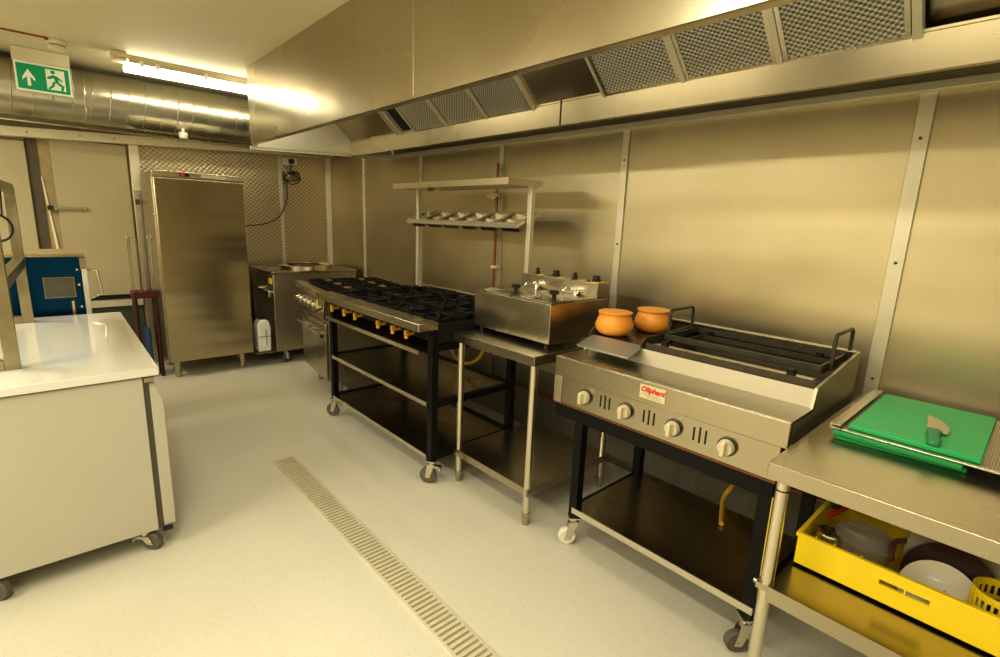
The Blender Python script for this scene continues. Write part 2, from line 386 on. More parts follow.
for y in (2.13,): part('seam', MB().box(HX - .002, HX, y - .004, y + .004, 2.075, ZC - .004), 'steel_bright', hood, label='bright vertical weld seam')
# gutter and filter housing
b = MB(); b.box(2.20, 2.212, HY0, HY1 - .02, 2.055, 2.175); b.box(2.212, 2.228, HY0, HY1 - .02, 2.055, 2.067); b.box(2.20, 2.235, HY0, HY1 - .02, 2.175, 2.187)
part('gutter', b, 'steel_hood', hood, .002)
b = MB(); b.box(2.238, 2.62, HY0, HY1 - .02, 2.16, 2.172); b.box(2.226, 2.238, HY0, HY1 - .02, 2.067, 2.172); part('plenum_floor', b, 'brown', hood)  # dark brown stands in for the shade in this recess
part('gutter_joint', MB().box(2.196, 2.20, 1.98, 1.985, 2.055, 2.187), 'dark', hood)
part('top_plate', MB().box(HX + .02, 2.62, HY0, HY1 - .02, ZC - .016, ZC - .004), 'steel_hood', hood)
# sloping filter bank: slope coordinates t from gutter (0) to the top (1)
SA = Vector((2.235, 0, 2.172)); SBv = Vector((1.86, 0, 2.50)); SD = (SBv - SA); SN = Vector((-SD.z, 0, SD.x)).normalized()
if SN.z > 0: SN = -SN                                              # faces down towards the room
def slope_box(mb, y0, y1, t0, t1, d0, d1):
    q = []
    for d_ in (d0, d1):
        for (t, y) in ((t0, y0), (t1, y0), (t1, y1), (t0, y1)):
            p_ = SA + SD * t + SN * d_; q.append((p_.x, y, p_.z))
    return mb.hexa(q)
for ya, yb_, da in ((3.64, HY1 - .02, 0), (1.70, 2.185, 0), (HY0, .43, -.05)): part('blank_panel', slope_box(MB(), ya, yb_, 0, 1.0, da, da + .01), 'steel_hood', hood)
b = MB(); slope_box(b, 3.452, 3.626, .05, 1.0, -.004, .004); part('open_slot', b, 'dark', hood, label='black opening where a filter is missing')
for y0, y1 in ((3.626, 3.66), (3.69, 3.705), (3.443, 3.452), (3.022, 3.048), (2.597, 2.618), (2.185, 2.20), (1.687, 1.70), (1.252, 1.273), (.852, .873), (.432, .458)): part('slide_rail', slope_box(MB(), y0, y1, 0, 1.0, .0, .034), 'alu', hood)
b = MB(); b.box(1.84, 1.862, HY0, HY1 - .02, 2.49, ZC - .014); part('plenum_front', b, 'steel_hood', hood)
for (y0, y1, mm, lab) in ((3.05, 3.44, 'mesh_dot', 'honeycomb grease filter beside the black opening in the hood'),
                          (2.62, 3.02, 'mesh_dot', 'honeycomb grease filter in the middle of the far trio in the hood'),
                          (2.20, 2.595, 'mesh_fine', 'fine grey mesh grease filter nearest in the far trio in the hood'),
                          (1.275, 1.685, 'mesh_wave', 'mesh grease filter in the near hood bank, next to the blank steel panel'),
                          (.875, 1.25, 'mesh_wave', 'waved mesh grease filter in the middle of the near hood bank'),
                          (.462, .85, 'mesh_wave', 'wide mesh grease filter at the right end of the hood bank')):
    mid = SA + SD * .5
    f_ = thing('grease_filter', lab, 'grease filter', (mid.x, (y0 + y1) / 2, mid.z), group='mesh filters in the extraction hood')
    b = MB(); slope_box(b, y0, y0 + .016, .03, 1, 0, .03); slope_box(b, y1 - .016, y1, .03, 1, 0, .03)
    slope_box(b, y0 + .016, y1 - .016, .03, .06, 0, .03); slope_box(b, y0 + .016, y1 - .016, .97, 1, 0, .03); part('filter_frame', b, 'steel_bright', f_)
    b = MB(); slope_box(b, y0 + .016, y1 - .016, .06, .97, .004, .022); part('filter_mesh', b, mm, f_)
    c0 = SA + SD * .58 + SN * .03; yh = y0 + .012
    b = MB(); b.tube([(c0.x, yh, c0.z), (c0.x + SN.x * .02, yh, c0.z + SN.z * .02), (c0.x + SN.x * .02, yh + .06, c0.z + SN.z * .02), (c0.x, yh + .06, c0.z)], .0025, 6)
    part('handle', b, 'chrome', f_)

# ------------------------------------------------------------------ duct, light, sign, detector
dy, dz, dr = 5.62, 2.395, .205
duct = thing('ventilation_duct', 'round spiral-wound galvanised duct running along the top of the back wall', 'duct', (0, dy, dz))
part('duct_pipe', MB().cyl((XL + .05, dy, dz), (2.6, dy, dz), dr, n=48), 'galv', duct)
pts = []; k = 0; x = XL + .1
while x < 2.58:
    a = -k * 2 * PI / 24; pts.append((x, dy + math.cos(a) * (dr + .001), dz + math.sin(a) * (dr + .001))); x += .118 / 24; k += 1
part('spiral_seam', MB().tube(pts, .0042, 5), 'galv', duct)
for x in (.395,):
    pts = [(x, dy - math.cos(a) * (dr + .004), dz + math.sin(a) * (dr + .004)) for a in [PI * (.62 - 1.3 * i / 24) for i in range(25)]]
    part('hanging_strap', MB().tube(pts, .006, 6), 'steel_bright', duct)
b = MB(); b.lathe([(.0, 0), (.03, .0), (.036, .02), (.036, .05), (.012, .055), (.012, .09)], (1.07, 5.50, 2.150), 20)
single('sensor_cap', b, 'white_plastic', 'small white round sensor hanging at the front of the duct', 'sensor', (1.07, 5.50, 2.150))

lf = thing('fluorescent_light', 'lit fluorescent tube batten fixed to the ceiling beside the hood', 'ceiling light', (1.2, 4.93, 2.60))
b = MB(); b.prism([(4.90, ZC - .002), (4.905, 2.578), (4.925, 2.566), (4.935, 2.566), (4.955, 2.578), (4.96, ZC - .002)], 'x', .63, 2.05); part('light_body', b, 'steel_side', lf)
part('tube', MB().cyl((.61, 4.93, 2.535), (2.05, 4.93, 2.535), .024, n=20), 'tube', lf)
b = MB()
for x in (.72, .82, 1.15, 1.75): b.box(x - .012, x + .012, 4.900, 4.960, 2.560, 2.60)
part('tube_clip', b, 'white_plastic', lf)
jb = thing('junction_box', 'cream junction box on the ceiling at the end of the tube light', 'junction box', (.575, 4.85, 2.6))
part('box_body', MB().box(.53, .625, 4.83, 4.93, 2.565, ZC - .002), 'cream_trim', jb, .006)
part('cable_gland', MB().cyl((.575, 4.83, 2.575), (.62, 4.79, 2.565), .012, n=12), 'steel_bright', jb)

sg = thing('exit_sign', 'green hanging emergency exit sign with white arrow and running figure', 'exit sign', (.155, 5.33, 2.6))
sy = 5.33
part('sign_mount', MB().box(-.004, .318, sy - .03, sy + .03, 2.535, ZC - .002), 'cream_trim', sg, .004)
part('sign_panel', MB().box(.0, .316, sy - .004, sy + .004, 2.335, 2.535), 'sign_white', sg)
part('sign_face', MB().box(.012, .304, sy - .006, sy - .004, 2.348, 2.522), 'sign_green', sg)
part('clear_edge', MB().box(.316, .326, sy - .006, sy + .006, 2.30, 2.54), 'clear', sg)
def flat(polys, u0, v0, s, y0, y1):
    b = MB()
    for pl in polys: b.prism([(u0 + u * s, v0 + v * s) for u, v in pl], 'y', y0, y1)
    return b
u0, v0, s_ = .012, 2.348, .174
arrow = [[(.30, .80), (.10, .46), (.10, .34), (.245, .50), (.245, .14), (.355, .14), (.355, .50), (.50, .34), (.50, .46)]]
part('arrow', flat(arrow, u0 + .01, v0, s_, sy - .0072, sy - .006), 'sign_white', sg)
part('doorway', flat([[(0, .10), (.62, .10), (.62, .92), (0, .92)]], u0 + .16, v0, s_, sy - .0072, sy - .006), 'sign_white', sg)
def disc(cx, cy, r, n=14): return [(cx + r * math.cos(2 * PI * i / n), cy + r * math.sin(2 * PI * i / n)) for i in range(n)]
man = [disc(.22, .82, .075), [(.20, .72), (.36, .66), (.40, .40), (.28, .38)], [(.24, .72), (.02, .60), (.02, .53), (.12, .53), (.24, .60)],
       [(.34, .68), (.52, .52), (.50, .46), (.36, .58)], [(.28, .42), (.22, .24), (.06, .10), (.0, .14), (.14, .28), (.20, .46)],
       [(.40, .42), (.56, .30), (.50, .08), (.43, .10), (.46, .26), (.32, .36)]]
part('running_figure', flat(man, u0 + .163, v0, s_, sy - .0085, sy - .0072), 'sign_green', sg)

sd = thing('smoke_detector', 'small white smoke detector on the ceiling above the exit sign', 'smoke detector', (.235, 4.92, 2.6))
part('detector_base', MB().lathe([(.0, 0), (.052, 0), (.055, .028), (0, .028)], (.235, 4.92, ZC - .03), 28), 'white_plastic', sd)
part('detector_head', MB().lathe([(0, 0), (.040, 0), (.046, .01), (.046, .024), (.03, .034), (0, .034)], (.235, 4.92, ZC - .064), 28), 'cream_trim', sd)
part('indicator', MB().box(.175, .193, 4.87, 4.885, ZC - .02, ZC - .004), 'red_bright', sd)
cb = MB(); cb.tube([(-1.6, 4.84, ZC - .006), (.0, 4.875, ZC - .006), (.185, 4.878, ZC - .006)], .006, 6)
single('alarm_cable', cb, 'copper', 'thin red alarm cable along the ceiling to the smoke detector', 'cable', (-.7, 4.87, ZC - .006))

# ------------------------------------------------------------------ upright fridge
fx0, fx1, fy0, fy1 = .757, 1.468, 5.20, 5.86
fr = thing('upright_fridge', 'tall single-door stainless steel upright fridge against the back wall', 'fridge', ((fx0 + fx1) / 2, 5.5, 0))
part('cabinet', MB().box(fx0, fx1, fy0 + .06, fy1, .16, 1.835), 'steel_side', fr, .004)
part('door', MB().box(fx0 + .006, fx1 - .003, fy0, fy0 + .055, .165, 1.782), 'steel_door', fr, .006)
cp = part('control_panel', MB().box(fx0, fx1, fy0, fy0 + .06, 1.79, 1.838), 'steel_bright', fr, .003)
part('display', MB().box(.955, 1.03, fy0 - .002, fy0, 1.80, 1.828), 'black', cp)
part('display_light', MB().box(.965, .995, fy0 - .003, fy0 - .002, 1.806, 1.822), 'led', cp)
part('switch', MB().box(1.045, 1.062, fy0 - .003, fy0, 1.806, 1.822), 'sign_green', cp)
part('maker_plate', MB().box(1.12, 1.32, fy0 - .002, fy0, 1.803, 1.826), 'alu', cp)
part('lock', MB().cyl((fx0 - .012, fy0 + .03, 1.47), (fx0, fy0 + .03, 1.47), .012, n=12), 'chrome', fr)
for x in (fx0 + .07, fx1 - .09):
    for y in (fy0 + .10, fy1 - .08):
        part('foot', MB().lathe([(0, 0), (.022, 0), (.024, .02), (.030, .15), (.030, .162), (0, .162)], (x, y, 0), 20), 'steel', fr)

# ------------------------------------------------------------------ tandoor oven with bottle, socket and cable
tx0, tx1, ty0, ty1 = 1.655, 2.55, 5.17, 5.84
td = thing('tandoor_oven', 'square stainless steel tandoor oven on castors in the far corner', 'oven', (2.1, 5.5, 0))
b = MB(); b.box(tx0 + .02, tx1, ty0, ty0 + .02, .15, .93); b.box(tx0 + .25, tx1, ty0 + .02, ty1, .15, .93); b.box(tx0 + .02, tx0 + .25, ty1 - .02, ty1, .15, .93)
b.box(tx0 + .02, tx0 + .25, ty0 + .02, ty1 - .02, .74, .93)
part('cabinet', b, 'steel_side', td, .003)
part('base_tray', MB().box(tx0 - .17, tx1, ty0 + .03, ty1, .135, .15), 'steel_dark', td)
tp = part('top_plate', MB().box(tx0, tx1 + .01, ty0 - .01, ty1 + .01, .93, .955), 'steel_top', td, .003)
part('lid_ring', MB().lathe([(.24, 0), (.265, .0), (.275, .034), (.25, .042), (.24, .03), (0, .03)], (2.13, 5.50, .955), 48), 'steel_bright', td)
b = MB()
for k in range(7): b.box(2.13 - .15, 2.13 + .15, 5.50 - .14 + k * .045, 5.50 - .125 + k * .045, .985, .998)
part('lid_bars', b, 'steel_dark', td)
b = MB()
for k in range(8): b.cyl((tx0 + .06, ty0 - .004, .2 + k * .09), (tx0 + .06, ty0, .2 + k * .09), .006, n=8)
for k in range(5): b.cyl((tx0 + .12 + k * .18, ty0 - .004, .915), (tx0 + .12 + k * .18, ty0, .915), .006, n=8)
part('rivets', b, 'steel_bright', td)
part('gas_knob', MB().cyl((tx0 - .022, ty0 + .36, .76), (tx0 + .02, ty0 + .36, .76), .032, n=20), 'chrome', td)
part('gas_valve', MB().box(tx0 - .012, tx0 + .02, ty0 + .07, ty0 + .15, .70, .76), 'chrome', td, .006)
part('warning_label', MB().box(tx0 + .012, tx0 + .02, ty0 + .05, ty0 + .14, .83, .885), 'yellow_tag', td)
for x, y in ((tx0 + .13, ty0 + .09), (tx1 - .12, ty0 + .09), (tx0 + .13, ty1 - .1), (tx1 - .12, ty1 - .1)): caster(td, x, y, .135, .05, 'grey_plastic', ang=.4, lead=.015)
bt = thing('jerry_can', 'white plastic jerry can with black cap beside the tandoor', 'jerry can', (1.575, 5.29, .15))
b = MB(); b.prism([(1.515, .15), (1.64, .15), (1.645, .39), (1.63, .46), (1.60, .475), (1.55, .475), (1.515, .43)], 'y', 5.215, 5.365); part('can_body', b, 'bottle', bt, .014)
part('cap', MB().lathe([(0, 0), (.028, 0), (.030, .028), (0, .03)], (1.575, 5.29, .472), 20), 'black', bt)
part('level_strip', MB().box(1.588, 1.598, 5.212, 5.216, .22, .38), 'ink', bt)
part('label_band', MB().box(1.517, 1.640, 5.211, 5.215, .305, .310), 'blue_plastic', bt)

sk = thing('wall_socket', 'white double wall socket high on the embossed steel wall', 'socket', (2.17, YB - .012, 2.09))
part('socket_plate', MB().box(2.10, 2.255, YB - .045, YB - .012, 2.055, 2.135), 'white_plastic', sk, .006)
part('plug', MB().box(2.155, 2.21, YB - .085, YB - .045, 2.07, 2.12), 'black', sk, .008)
cab = [(2.18, YB - .07, 2.07), (2.18, YB - .05, 2.0)]
for k in range(38):
    a = k * 2 * PI / 14; cab.append((2.18 + .085 * math.cos(a) * (1 + .15 * math.sin(k)), YB - .05 - .012 * (k % 3), 1.92 + .052 * math.sin(a) + .02 * math.sin(.7 * k)))
cab += [(2.13, YB - .045, 1.84), (2.12, YB - .04, 1.66), (2.04, YB - .04, 1.50), (1.92, YB - .04, 1.42), (1.75, YB - .04, 1.385), (1.50, YB - .04, 1.38)]
single('power_cable', MB().tube(smooth_path(cab, 4), .0055, 6), 'rubber', 'coiled black power cable hanging from the wall socket to the fridge', 'cable', (2.18, YB - .05, 1.9))
single('cable_tie', MB().tube([(2.075, YB - .03, 2.06), (2.11, YB - .06, 1.99), (2.15, YB - .07, 1.93)], .006, 6), 'white_plastic', 'short white cable slanting from the socket to the coiled cable', 'cable', (2.11, YB - .05, 2.0))

# ------------------------------------------------------------------ wire stand by the door
ws = thing('wire_stand', 'tall wire stand with dark red base behind the cream post beside the fridge', 'wire stand', (.66, 5.45, 0))
for x in (.575, .72):
    b = MB(); b.tube([(x, 5.40, .78), (x, 5.40, 1.265)], .005, 6); b.tube([(x, 5.52, .78), (x, 5.52, 1.265)], .005, 6); b.tube([(x, 5.40, 1.265), (x, 5.46, 1.285), (x, 5.52, 1.265)], .005, 6)
    part('wire_upright', b, 'chrome', ws)
    part('loop', MB().tube([(x + .016 * math.cos(a), 5.40, 1.275 + .016 * math.sin(a)) for a in [2 * PI * i / 12 for i in range(12)]], .006, 6, True), 'chrome', ws)
b = MB()
for k in range(24): b.tube([(.60, 5.39, .80 + k * .02), (.64, 5.385, .80 + k * .02), (.66, 5.40, .81 + k * .02)], .0022, 5)
part('wire_rungs', b, 'steel_bright', ws)
part('red_collar', MB().box(.555, .745, 5.39, 5.53, .735, .80), 'red', ws, .01)
for x in (.575, .725):
    for yy in (5.41, 5.51): part('red_leg', MB().tube([(x, yy, 0), (x, yy, .74)], .016, 10), 'dark_red', ws)
part('blue_bag', MB().box(.62, .668, 5.42, 5.50, .02, .46), 'blue_plastic', ws, .02)

# ------------------------------------------------------------------ cooking range (turned a little) and hob trolley
def pan_support(b, cx, cy, sx, sy, z, t=.012, seed=0):
    x0, x1, y0, y1 = cx - sx / 2, cx + sx / 2, cy - sy / 2, cy + sy / 2
    b.ring(x0, x1, y0, y1, z, z + .022, t)
    for dx, dy_ in ((1, 0), (-1, 0), (0, 1), (0, -1)):
        for off in (-.3, .3):
            if dx: xa, xb = (cx + dx * sx / 2, cx + dx * .05); yy = cy + off * sy * .6; b.hexa([(min(xa, xb), yy - t / 2, z + .004), (max(xa, xb), yy - t / 2, z + .004), (max(xa, xb), yy + t / 2, z + .004), (min(xa, xb), yy + t / 2, z + .004), (min(xa, xb), yy - t / 2, z + .034), (max(xa, xb), yy - t / 2, z + .034), (max(xa, xb), yy + t / 2, z + .034), (min(xa, xb), yy + t / 2, z + .034)])
            else: ya, yb = (cy + dy_ * sy / 2, cy + dy_ * .05); xx = cx + off * sx * .6; b.box(xx - t / 2, xx + t / 2, min(ya, yb), max(ya, yb), z + .004, z + .034)
    for sx_, sy_ in ((1, 1), (1, -1), (-1, 1), (-1, -1)):
        b.tube([(cx + sx_ * sx * .45, cy + sy_ * sy * .45, z + .02), (cx + sx_ * sx * .2, cy + sy_ * sy * .2, z + .026)], .007, 6)
        b.box(cx + sx_ * (sx / 2 - .018) - .012, cx + sx_ * (sx / 2 - .018) + .012, cy + sy_ * (sy / 2 - .018) - .012, cy + sy_ * (sy / 2 - .018) + .012, z - .004, z + .03)
    return b
def burner(parent, cx, cy, z, cap):
    o = part('burner', MB().lathe([(0, 0), (.062, 0), (.066, .012), (.05, .02), (.05, .028), (0, .028)], (cx, cy, z), 24), 'black_iron', parent)
    part('burner_cap', MB().lathe([(0, 0), (.040, 0), (.040, .008), (.030, .012), (0, .012)], (cx, cy, z + .028), 24), cap, o)

rg = thing('gas_range', 'stainless six-burner gas range with oven below at far end of cookline', 'cooker', (1.59, 3.85, 0), (0, 0, -math.radians(7.2)), local=True)
RL, RD = .80, .74
part('oven_body', MB().box(.07, RD, .01, RL - .01, .17, .86), 'steel_side', rg, .004)
part('oven_door', MB().box(.045, .07, .03, RL - .03, .18, .66), steel and 'steel', rg, .004)
b = MB(); b.prism([(.02, .70), (.07, .69), (.07, .87), (.035, .87)], 'y', .012, RL - .012); fascia = part('control_fascia', b, 'steel', rg, .003)
part('nosing', MB().box(0, .07, 0, RL, .872, .93), 'steel_bright', rg, .005)
part('hob_top', MB().box(.07, RD, 0, RL, .862, .905), 'steel', rg, .003)
part('back_flange', MB().box(RD - .02, RD + .01, 0, RL, .905, .955), 'steel_bright', rg)
h = part('handle', MB().cyl((.005, .02, .575), (.005, RL - .04, .575), .012, n=14), 'chrome', rg)
for y in (.10, .34, .60): part('handle_bracket', MB().box(.005, .05, y, y + .08, .566, .584), 'steel_bright', h)
part('handle_end', MB().cyl((.005, -.005, .575), (.005, .02, .575), .014, n=14), 'black', h)
for k, y in enumerate((.04, .18, .31, .44, .57, .68)):
    kb = part('knob', MB().cyl((.026, y + .03, .79), (-.012, y + .03, .782), .030, .026, 20), 'chrome', rg)
    part('knob_grip', MB().box(-.03, -.008, y + .022, y + .038, .757, .808), 'steel_dark', kb, .004)
part('warning_label', MB().box(.018, .024, .145, .175, .80, .845), 'yellow_tag', rg)
for y in (.10, RL - .12):
    for x in (.17, RD - .1): part('foot', MB().lathe([(0, 0), (.022, 0), (.024, .02), (.028, .16), (.028, .175), (0, .175)], (x, y, 0), 16), 'steel', rg)
for i in range(3):
    for j in range(2):
        cx, cy = .11 + .155 + j * .305, .135 + i * .265
        burner(rg, cx, cy, .905, 'brass_cap')
        part('pan_support', pan_support(MB(), cx, cy, .29, .25, .915), 'black_iron', rg)

hc = thing('hob_trolley', 'black framed hob trolley with six burners and two steel shelves', 'hob', (1.9, 2.9, 0))
cx0, cx1, cy0, cy1 = 1.545, 2.20, 2.235, 3.585
t = .045
for x in (cx0, cx1 - t):
    for y in (cy0, cy1 - t): part('leg', MB().box(x, x + t, y, y + t, .148, .90), 'black_paint', hc, .003)
b = MB()
for z0 in (.15, .47, .80):
    b.box(cx0 + t, cx1 - t, cy0 + .003, cy0 + .038, z0, z0 + .036); b.box(cx0 + t, cx1 - t, cy1 - .038, cy1 - .003, z0, z0 + .036)
    b.box(cx1 - .038, cx1 - .003, cy0 + t, cy1 - t, z0, z0 + .036)
b.box(cx0 + .003, cx0 + .033, cy0 + t, cy1 - t, .15, .165)
part('frame_rails', b, 'black_paint', hc)
for z in (.176, .496):
    b = MB(); b.box(cx0 + .002, cx1 - .005, cy0 + t, cy1 - t, z - .002, z + .002)
    sh = part('shelf', b, 'steel_dark', hc)
    part('shelf_edge', MB().box(cx0 - .006, cx0 + .004, cy0 + t, cy1 - t, z - .022, z + .003), 'steel_bright', sh)
part('nosing', MB().box(1.455, 1.585, 2.235, 3.60, .925, .970), 'steel', hc, .004)
part('drip_tray', MB().box(1.50, 2.15, cy0 + .06, cy1 - .06, .795, .803), 'steel_dark', hc)
part('drip_tray_edge', MB().box(1.495, 1.503, cy0 + .06, cy1 - .06, .782, .806), 'steel_bright', hc)
b = MB().ring(1.586, 2.342, 2.235, 3.60, .845, .955, .026); b.box(1.612, 2.316, 2.262, 3.573, .88, .905)
part('hob_tub', b, 'black_iron', hc)
part('manifold', MB().cyl((1.60, 2.30, .865), (1.60, 3.56, .865), .014, n=12), 'black_paint', hc)
part('back_flange', MB().box(2.345, 2.385, 2.27, 3.58, .93, .99), 'steel_bright', hc, .003)
for y in (3.50, 3.30, 3.135, 2.82, 2.64, 2.485):
    b = MB(); b.cyl((1.60, y, .862), (1.535, y, .858), .010, n=10); b.cyl((1.535, y, .868), (1.535, y, .835), .010, .013, n=12); b.box(1.522, 1.548, y - .008, y + .008, .855, .885)
    part('gas_tap', b, 'brass', hc, .002)
for i in range(3):
    for j in range(2):
        cx, cy = 1.60 + .175 + j * .355, 2.265 + .215 + i * .435
        burner(hc, cx, cy, .915, 'black_iron')
        b = pan_support(MB(), cx, cy, .335, .415, .955, .016)
        part('pan_support', b, 'black_iron', hc)
for i in range(5):
    y = 2.30 + i * .27; b = MB(); b.tube(smooth_path([(1.63, y, .96), (1.645, y + .03, 1.0), (1.66, y + .05, .985)], 4), .008, 6); part('support_lug', b, 'black_iron', hc)
for x, y in ((cx0 + .022, cy0 + .022), (cx0 + .022, cy1 - .022), (cx1 - .022, cy0 + .022), (cx1 - .022, cy1 - .022)):
    caster(hc, x, y, .148, .05, 'grey_plastic', ang=2.2 if x < 1.8 else 0, lead=.022, brake=x < 1.8)

# ------------------------------------------------------------------ gantry over the hob with pans
ga = thing('gantry_shelf', 'steel gantry with top shelf on two posts above the hob trolley', 'shelf', (2.27, 2.9, .97))
b = MB().tray(2.10, 2.40, 2.273, 3.60, 1.745, 1.784, .006)
part('top_shelf', b, 'steel_bright', ga)
for y in (2.298, 3.578): part('post', MB().box(2.308, 2.342, y - .018, y + .018, .956, 1.776), 'alu', ga, .003)
b = MB()
part('rack_rail', b.box(2.336, 2.342, 2.316, 3.56, 1.52, 1.545), 'steel', ga)
RA = Vector((2.233, 0, 1.512)); RB = Vector((2.436, 0, 1.592)); rd = (RB - RA); rl = rd.length; rdu = rd.normalized(); rn = Vector((-rdu.z, 0, rdu.x))
def rbox(b, y0, y1, s0, s1, d0, d1):
    q = []
    for d_ in (d0, d1):
        for s1_, y in ((s0, y0), (s1, y0), (s1, y1), (s0, y1)):
            p_ = RA + rdu * s1_ + rn * d_; q.append((p_.x, y, p_.z))
    return b.hexa(q)
ry0, ry1 = 2.325, 3.62
b = MB(); rbox(b, ry0, ry1, 0, .016, -.026, 0); rbox(b, ry0, ry1, rl - .014, rl, -.026, 0)
pw = (ry1 - ry0) / 6
for k in range(7):
    y = ry0 + k * pw; rbox(b, max(ry0, y - .010), min(ry1, y + .010), .016, rl - .014, -.018, -.0002)
part('pan_rack', b, 'alu', ga)
ordn = ['sixth', 'fifth', 'fourth', 'third', 'second', 'first']
pr0 = None
ang = -math.atan2(rd.z, rd.x)
for k in range(6):
    yc = ry0 + (k + .5) * pw; p_ = RA + rdu * (rl / 2)
    lab = 'small steel spice pan in the tilted gantry rack, %s from the fridge end' % ordn[k]
    if pr0 is None:
        pr0 = thing('gastronorm_pan', lab, 'pan', (p_.x, yc, p_.z), (0, ang, 0), 'steel pans in the gantry rack', local=True)
        w, l, dp = pw / 2 - .012, rl / 2 - .018, .066
        b = MB()
        def shell(b, w, l, dp, th, tap=.8):
            o = [(-l, -w), (l, -w), (l, w), (-l, w)]
            vs = [(x, y, 0.001) for x, y in o] + [(x * tap, y * tap, -dp) for x, y in o] + [(x * .97, y * .97, 0.001) for x, y in o] + [(x * tap * .95, y * tap * .95, -dp + th) for x, y in o]
            fs = [(4, 5, 6, 7), (8, 9, 13, 12), (9, 10, 14, 13), (10, 11, 15, 14), (11, 8, 12, 15), (12, 13, 14, 15)]
            for i in range(4):
                j = (i + 1) % 4; fs += [(i, j, 4 + j, 4 + i), (i, j, 8 + j, 8 + i)]
            return b.add(vs, fs)
        shell(b, w, l, dp, .002); part('pan_body', b, 'steel', pr0, .004)
        b = MB().ring(-l - .006, l + .006, -w - .006, w + .006, .001, .004, .009)
        part('pan_rim', b, 'alu', pr0)
    else:
        c = pr0.copy(); COL.objects.link(c); c.location = (p_.x, yc, p_.z); c['label'] = lab
        for ch in list(pr0.children):
            cc = ch.copy(); COL.objects.link(cc); cc.parent = c

# gas pipe on the wall behind the gantry
gp = thing('copper_pipe', 'vertical copper gas pipe with valve clipped to wall behind the gantry', 'pipe', (2.6, 2.935, 1.4))
part('pipe_run', MB().cyl((2.60, 2.935, .311), (2.60, 2.935, 1.95), .011, n=12), 'copper', gp)
part('valve', MB().cyl((2.565, 2.935, 1.715), (2.62, 2.935, 1.715), .028, n=16), 'steel_bright', gp)
part('pipe_clip', MB().box(2.585, 2.63, 2.905, 2.965, 1.172, 1.192), 'white_plastic', gp)
single('pipe_tag', MB().box(2.634, 2.640, 2.99, 3.09, 1.705, 1.73), 'yellow_tag', 'small yellow label on the steel wall beside the pipe valve', 'label', (2.63, 3.04, 1.717))
hp = MB(); hp.cyl((2.60, .2, .30), (2.60, 3.4, .30), .011, n=12)
single('copper_pipe', hp, 'copper', 'horizontal copper gas pipe low on the right wall behind the tables', 'pipe', (2.6, 1.8, .30))

# ------------------------------------------------------------------ small table with twin fryer
ft = thing('steel_table', 'small stainless table with lower shelf holding the twin fryer', 'table', (2.0, 1.9, 0))
ax0, ax1, ay0, ay1 = 1.68, 2.375, 1.585, 2.228
part('tabletop', MB().tray(ax0, ax1, ay0, ay1, .855, .903), 'steel_top', ft, .002)
b = MB().tray(ax0 + .01, ax1 - .01, ay0 + .01, ay1 - .01, .165, .206)
part('undershelf', b, 'steel', ft)
for x in (ax0 + .028, ax1 - .045):
    for y in (ay0 + .028, ay1 - .045):
        l_ = part('leg', MB().cyl((x, y, .045), (x, y, .893), .019, n=20), 'steel_bright', ft)
        part('leg_foot', MB().lathe([(0, 0), (.016, 0), (.018, .035), (.022, .045), (.022, .07), (0, .07)], (x, y, 0), 20), 'steel', l_)
        part('shelf_clamp', MB().box(x - .006, x + .006, y - .024, y + .024, .18, .195), 'steel_dark', l_)

fy = thing('twin_fryer', 'stainless twin-tank electric fryer with lids on the small table', 'fryer', (2.06, 1.93, .903))
gx0, gx1, gy0, gy1 = 1.83, 2.30, 1.637, 2.226
part('body', MB().box(gx0, gx1, gy0, gy1, .932, 1.135), 'steel', fy, .003)
for x in (gx0 + .02, gx1 - .05):
    for y in (gy0 + .02, gy1 - .06): part('foot', MB().cyl((x + .01, y + .02, .903), (x + .01, y + .02, .933), .014, n=14), 'black', fy)
part('control_box', MB().box(2.195, 2.30, gy0, gy1 - .004, 1.135, 1.222), 'steel', fy, .003)
for k, yc in enumerate((1.785, 2.08)):
    ld = part('lid', MB().box(gx0 + .01, 2.185, yc - .138, yc + .138, 1.136, 1.143), 'steel_top', fy, .002)
    part('lid_knob', MB().lathe([(0, 0), (.012, 0), (.012, .014), (.026, .018), (.028, .030), (.018, .036), (0, .036)], (2.0, yc - .015, 1.143), 20), 'black', ld)
    part('lid_slot', MB().box(1.885, 1.915, yc + .02, yc + .10, 1.1432, 1.1442), 'dark', ld)
    b = MB(); b.tube([(1.88, yc + .01, 1.146), (1.92, yc + .01, 1.146), (1.92, yc + .11, 1.146), (1.88, yc + .11, 1.146)], .004, 6, True); part('slot_rim', b, 'steel_bright', ld)
    tp = part('thermostat_bulb', MB().cyl((2.195, yc - .02, 1.17), (2.165, yc - .02, 1.17), .024, n=20), 'chrome', fy)
    b = MB(); b.tube(smooth_path([(2.175, yc + .0, 1.17), (2.14, yc + .02, 1.18), (2.12, yc + .03, 1.165), (2.125, yc + .035, 1.144)], 5), .006, 8)
    b.tube(smooth_path([(2.175, yc - .03, 1.17), (2.14, yc - .045, 1.178), (2.128, yc - .05, 1.144)], 5), .005, 8); part('element_tube', b, 'chrome', tp)
for x, y, r in ((2.25, 1.69, .026), (2.265, 1.855, .015), (2.25, 1.985, .026), (2.265, 2.15, .015)):
    kb = part('dial', MB().lathe([(0, 0), (r, 0), (r, .012), (r * .75, .016), (r * .7, .034), (0, .036)], (x, y, 1.222), 20), 'black', fy)
    part('dial_grip', MB().box(x - r * .75, x + r * .75, y - .004, y + .004, 1.245, 1.257), 'black', kb)
for y in (1.655, 1.76, 1.91, 2.07): part('warning_label', MB().box(2.203, 2.24 if y > 1.7 else 2.28, y - .010, y + .03, 1.2222, 1.224), 'yellow_tag', fy)
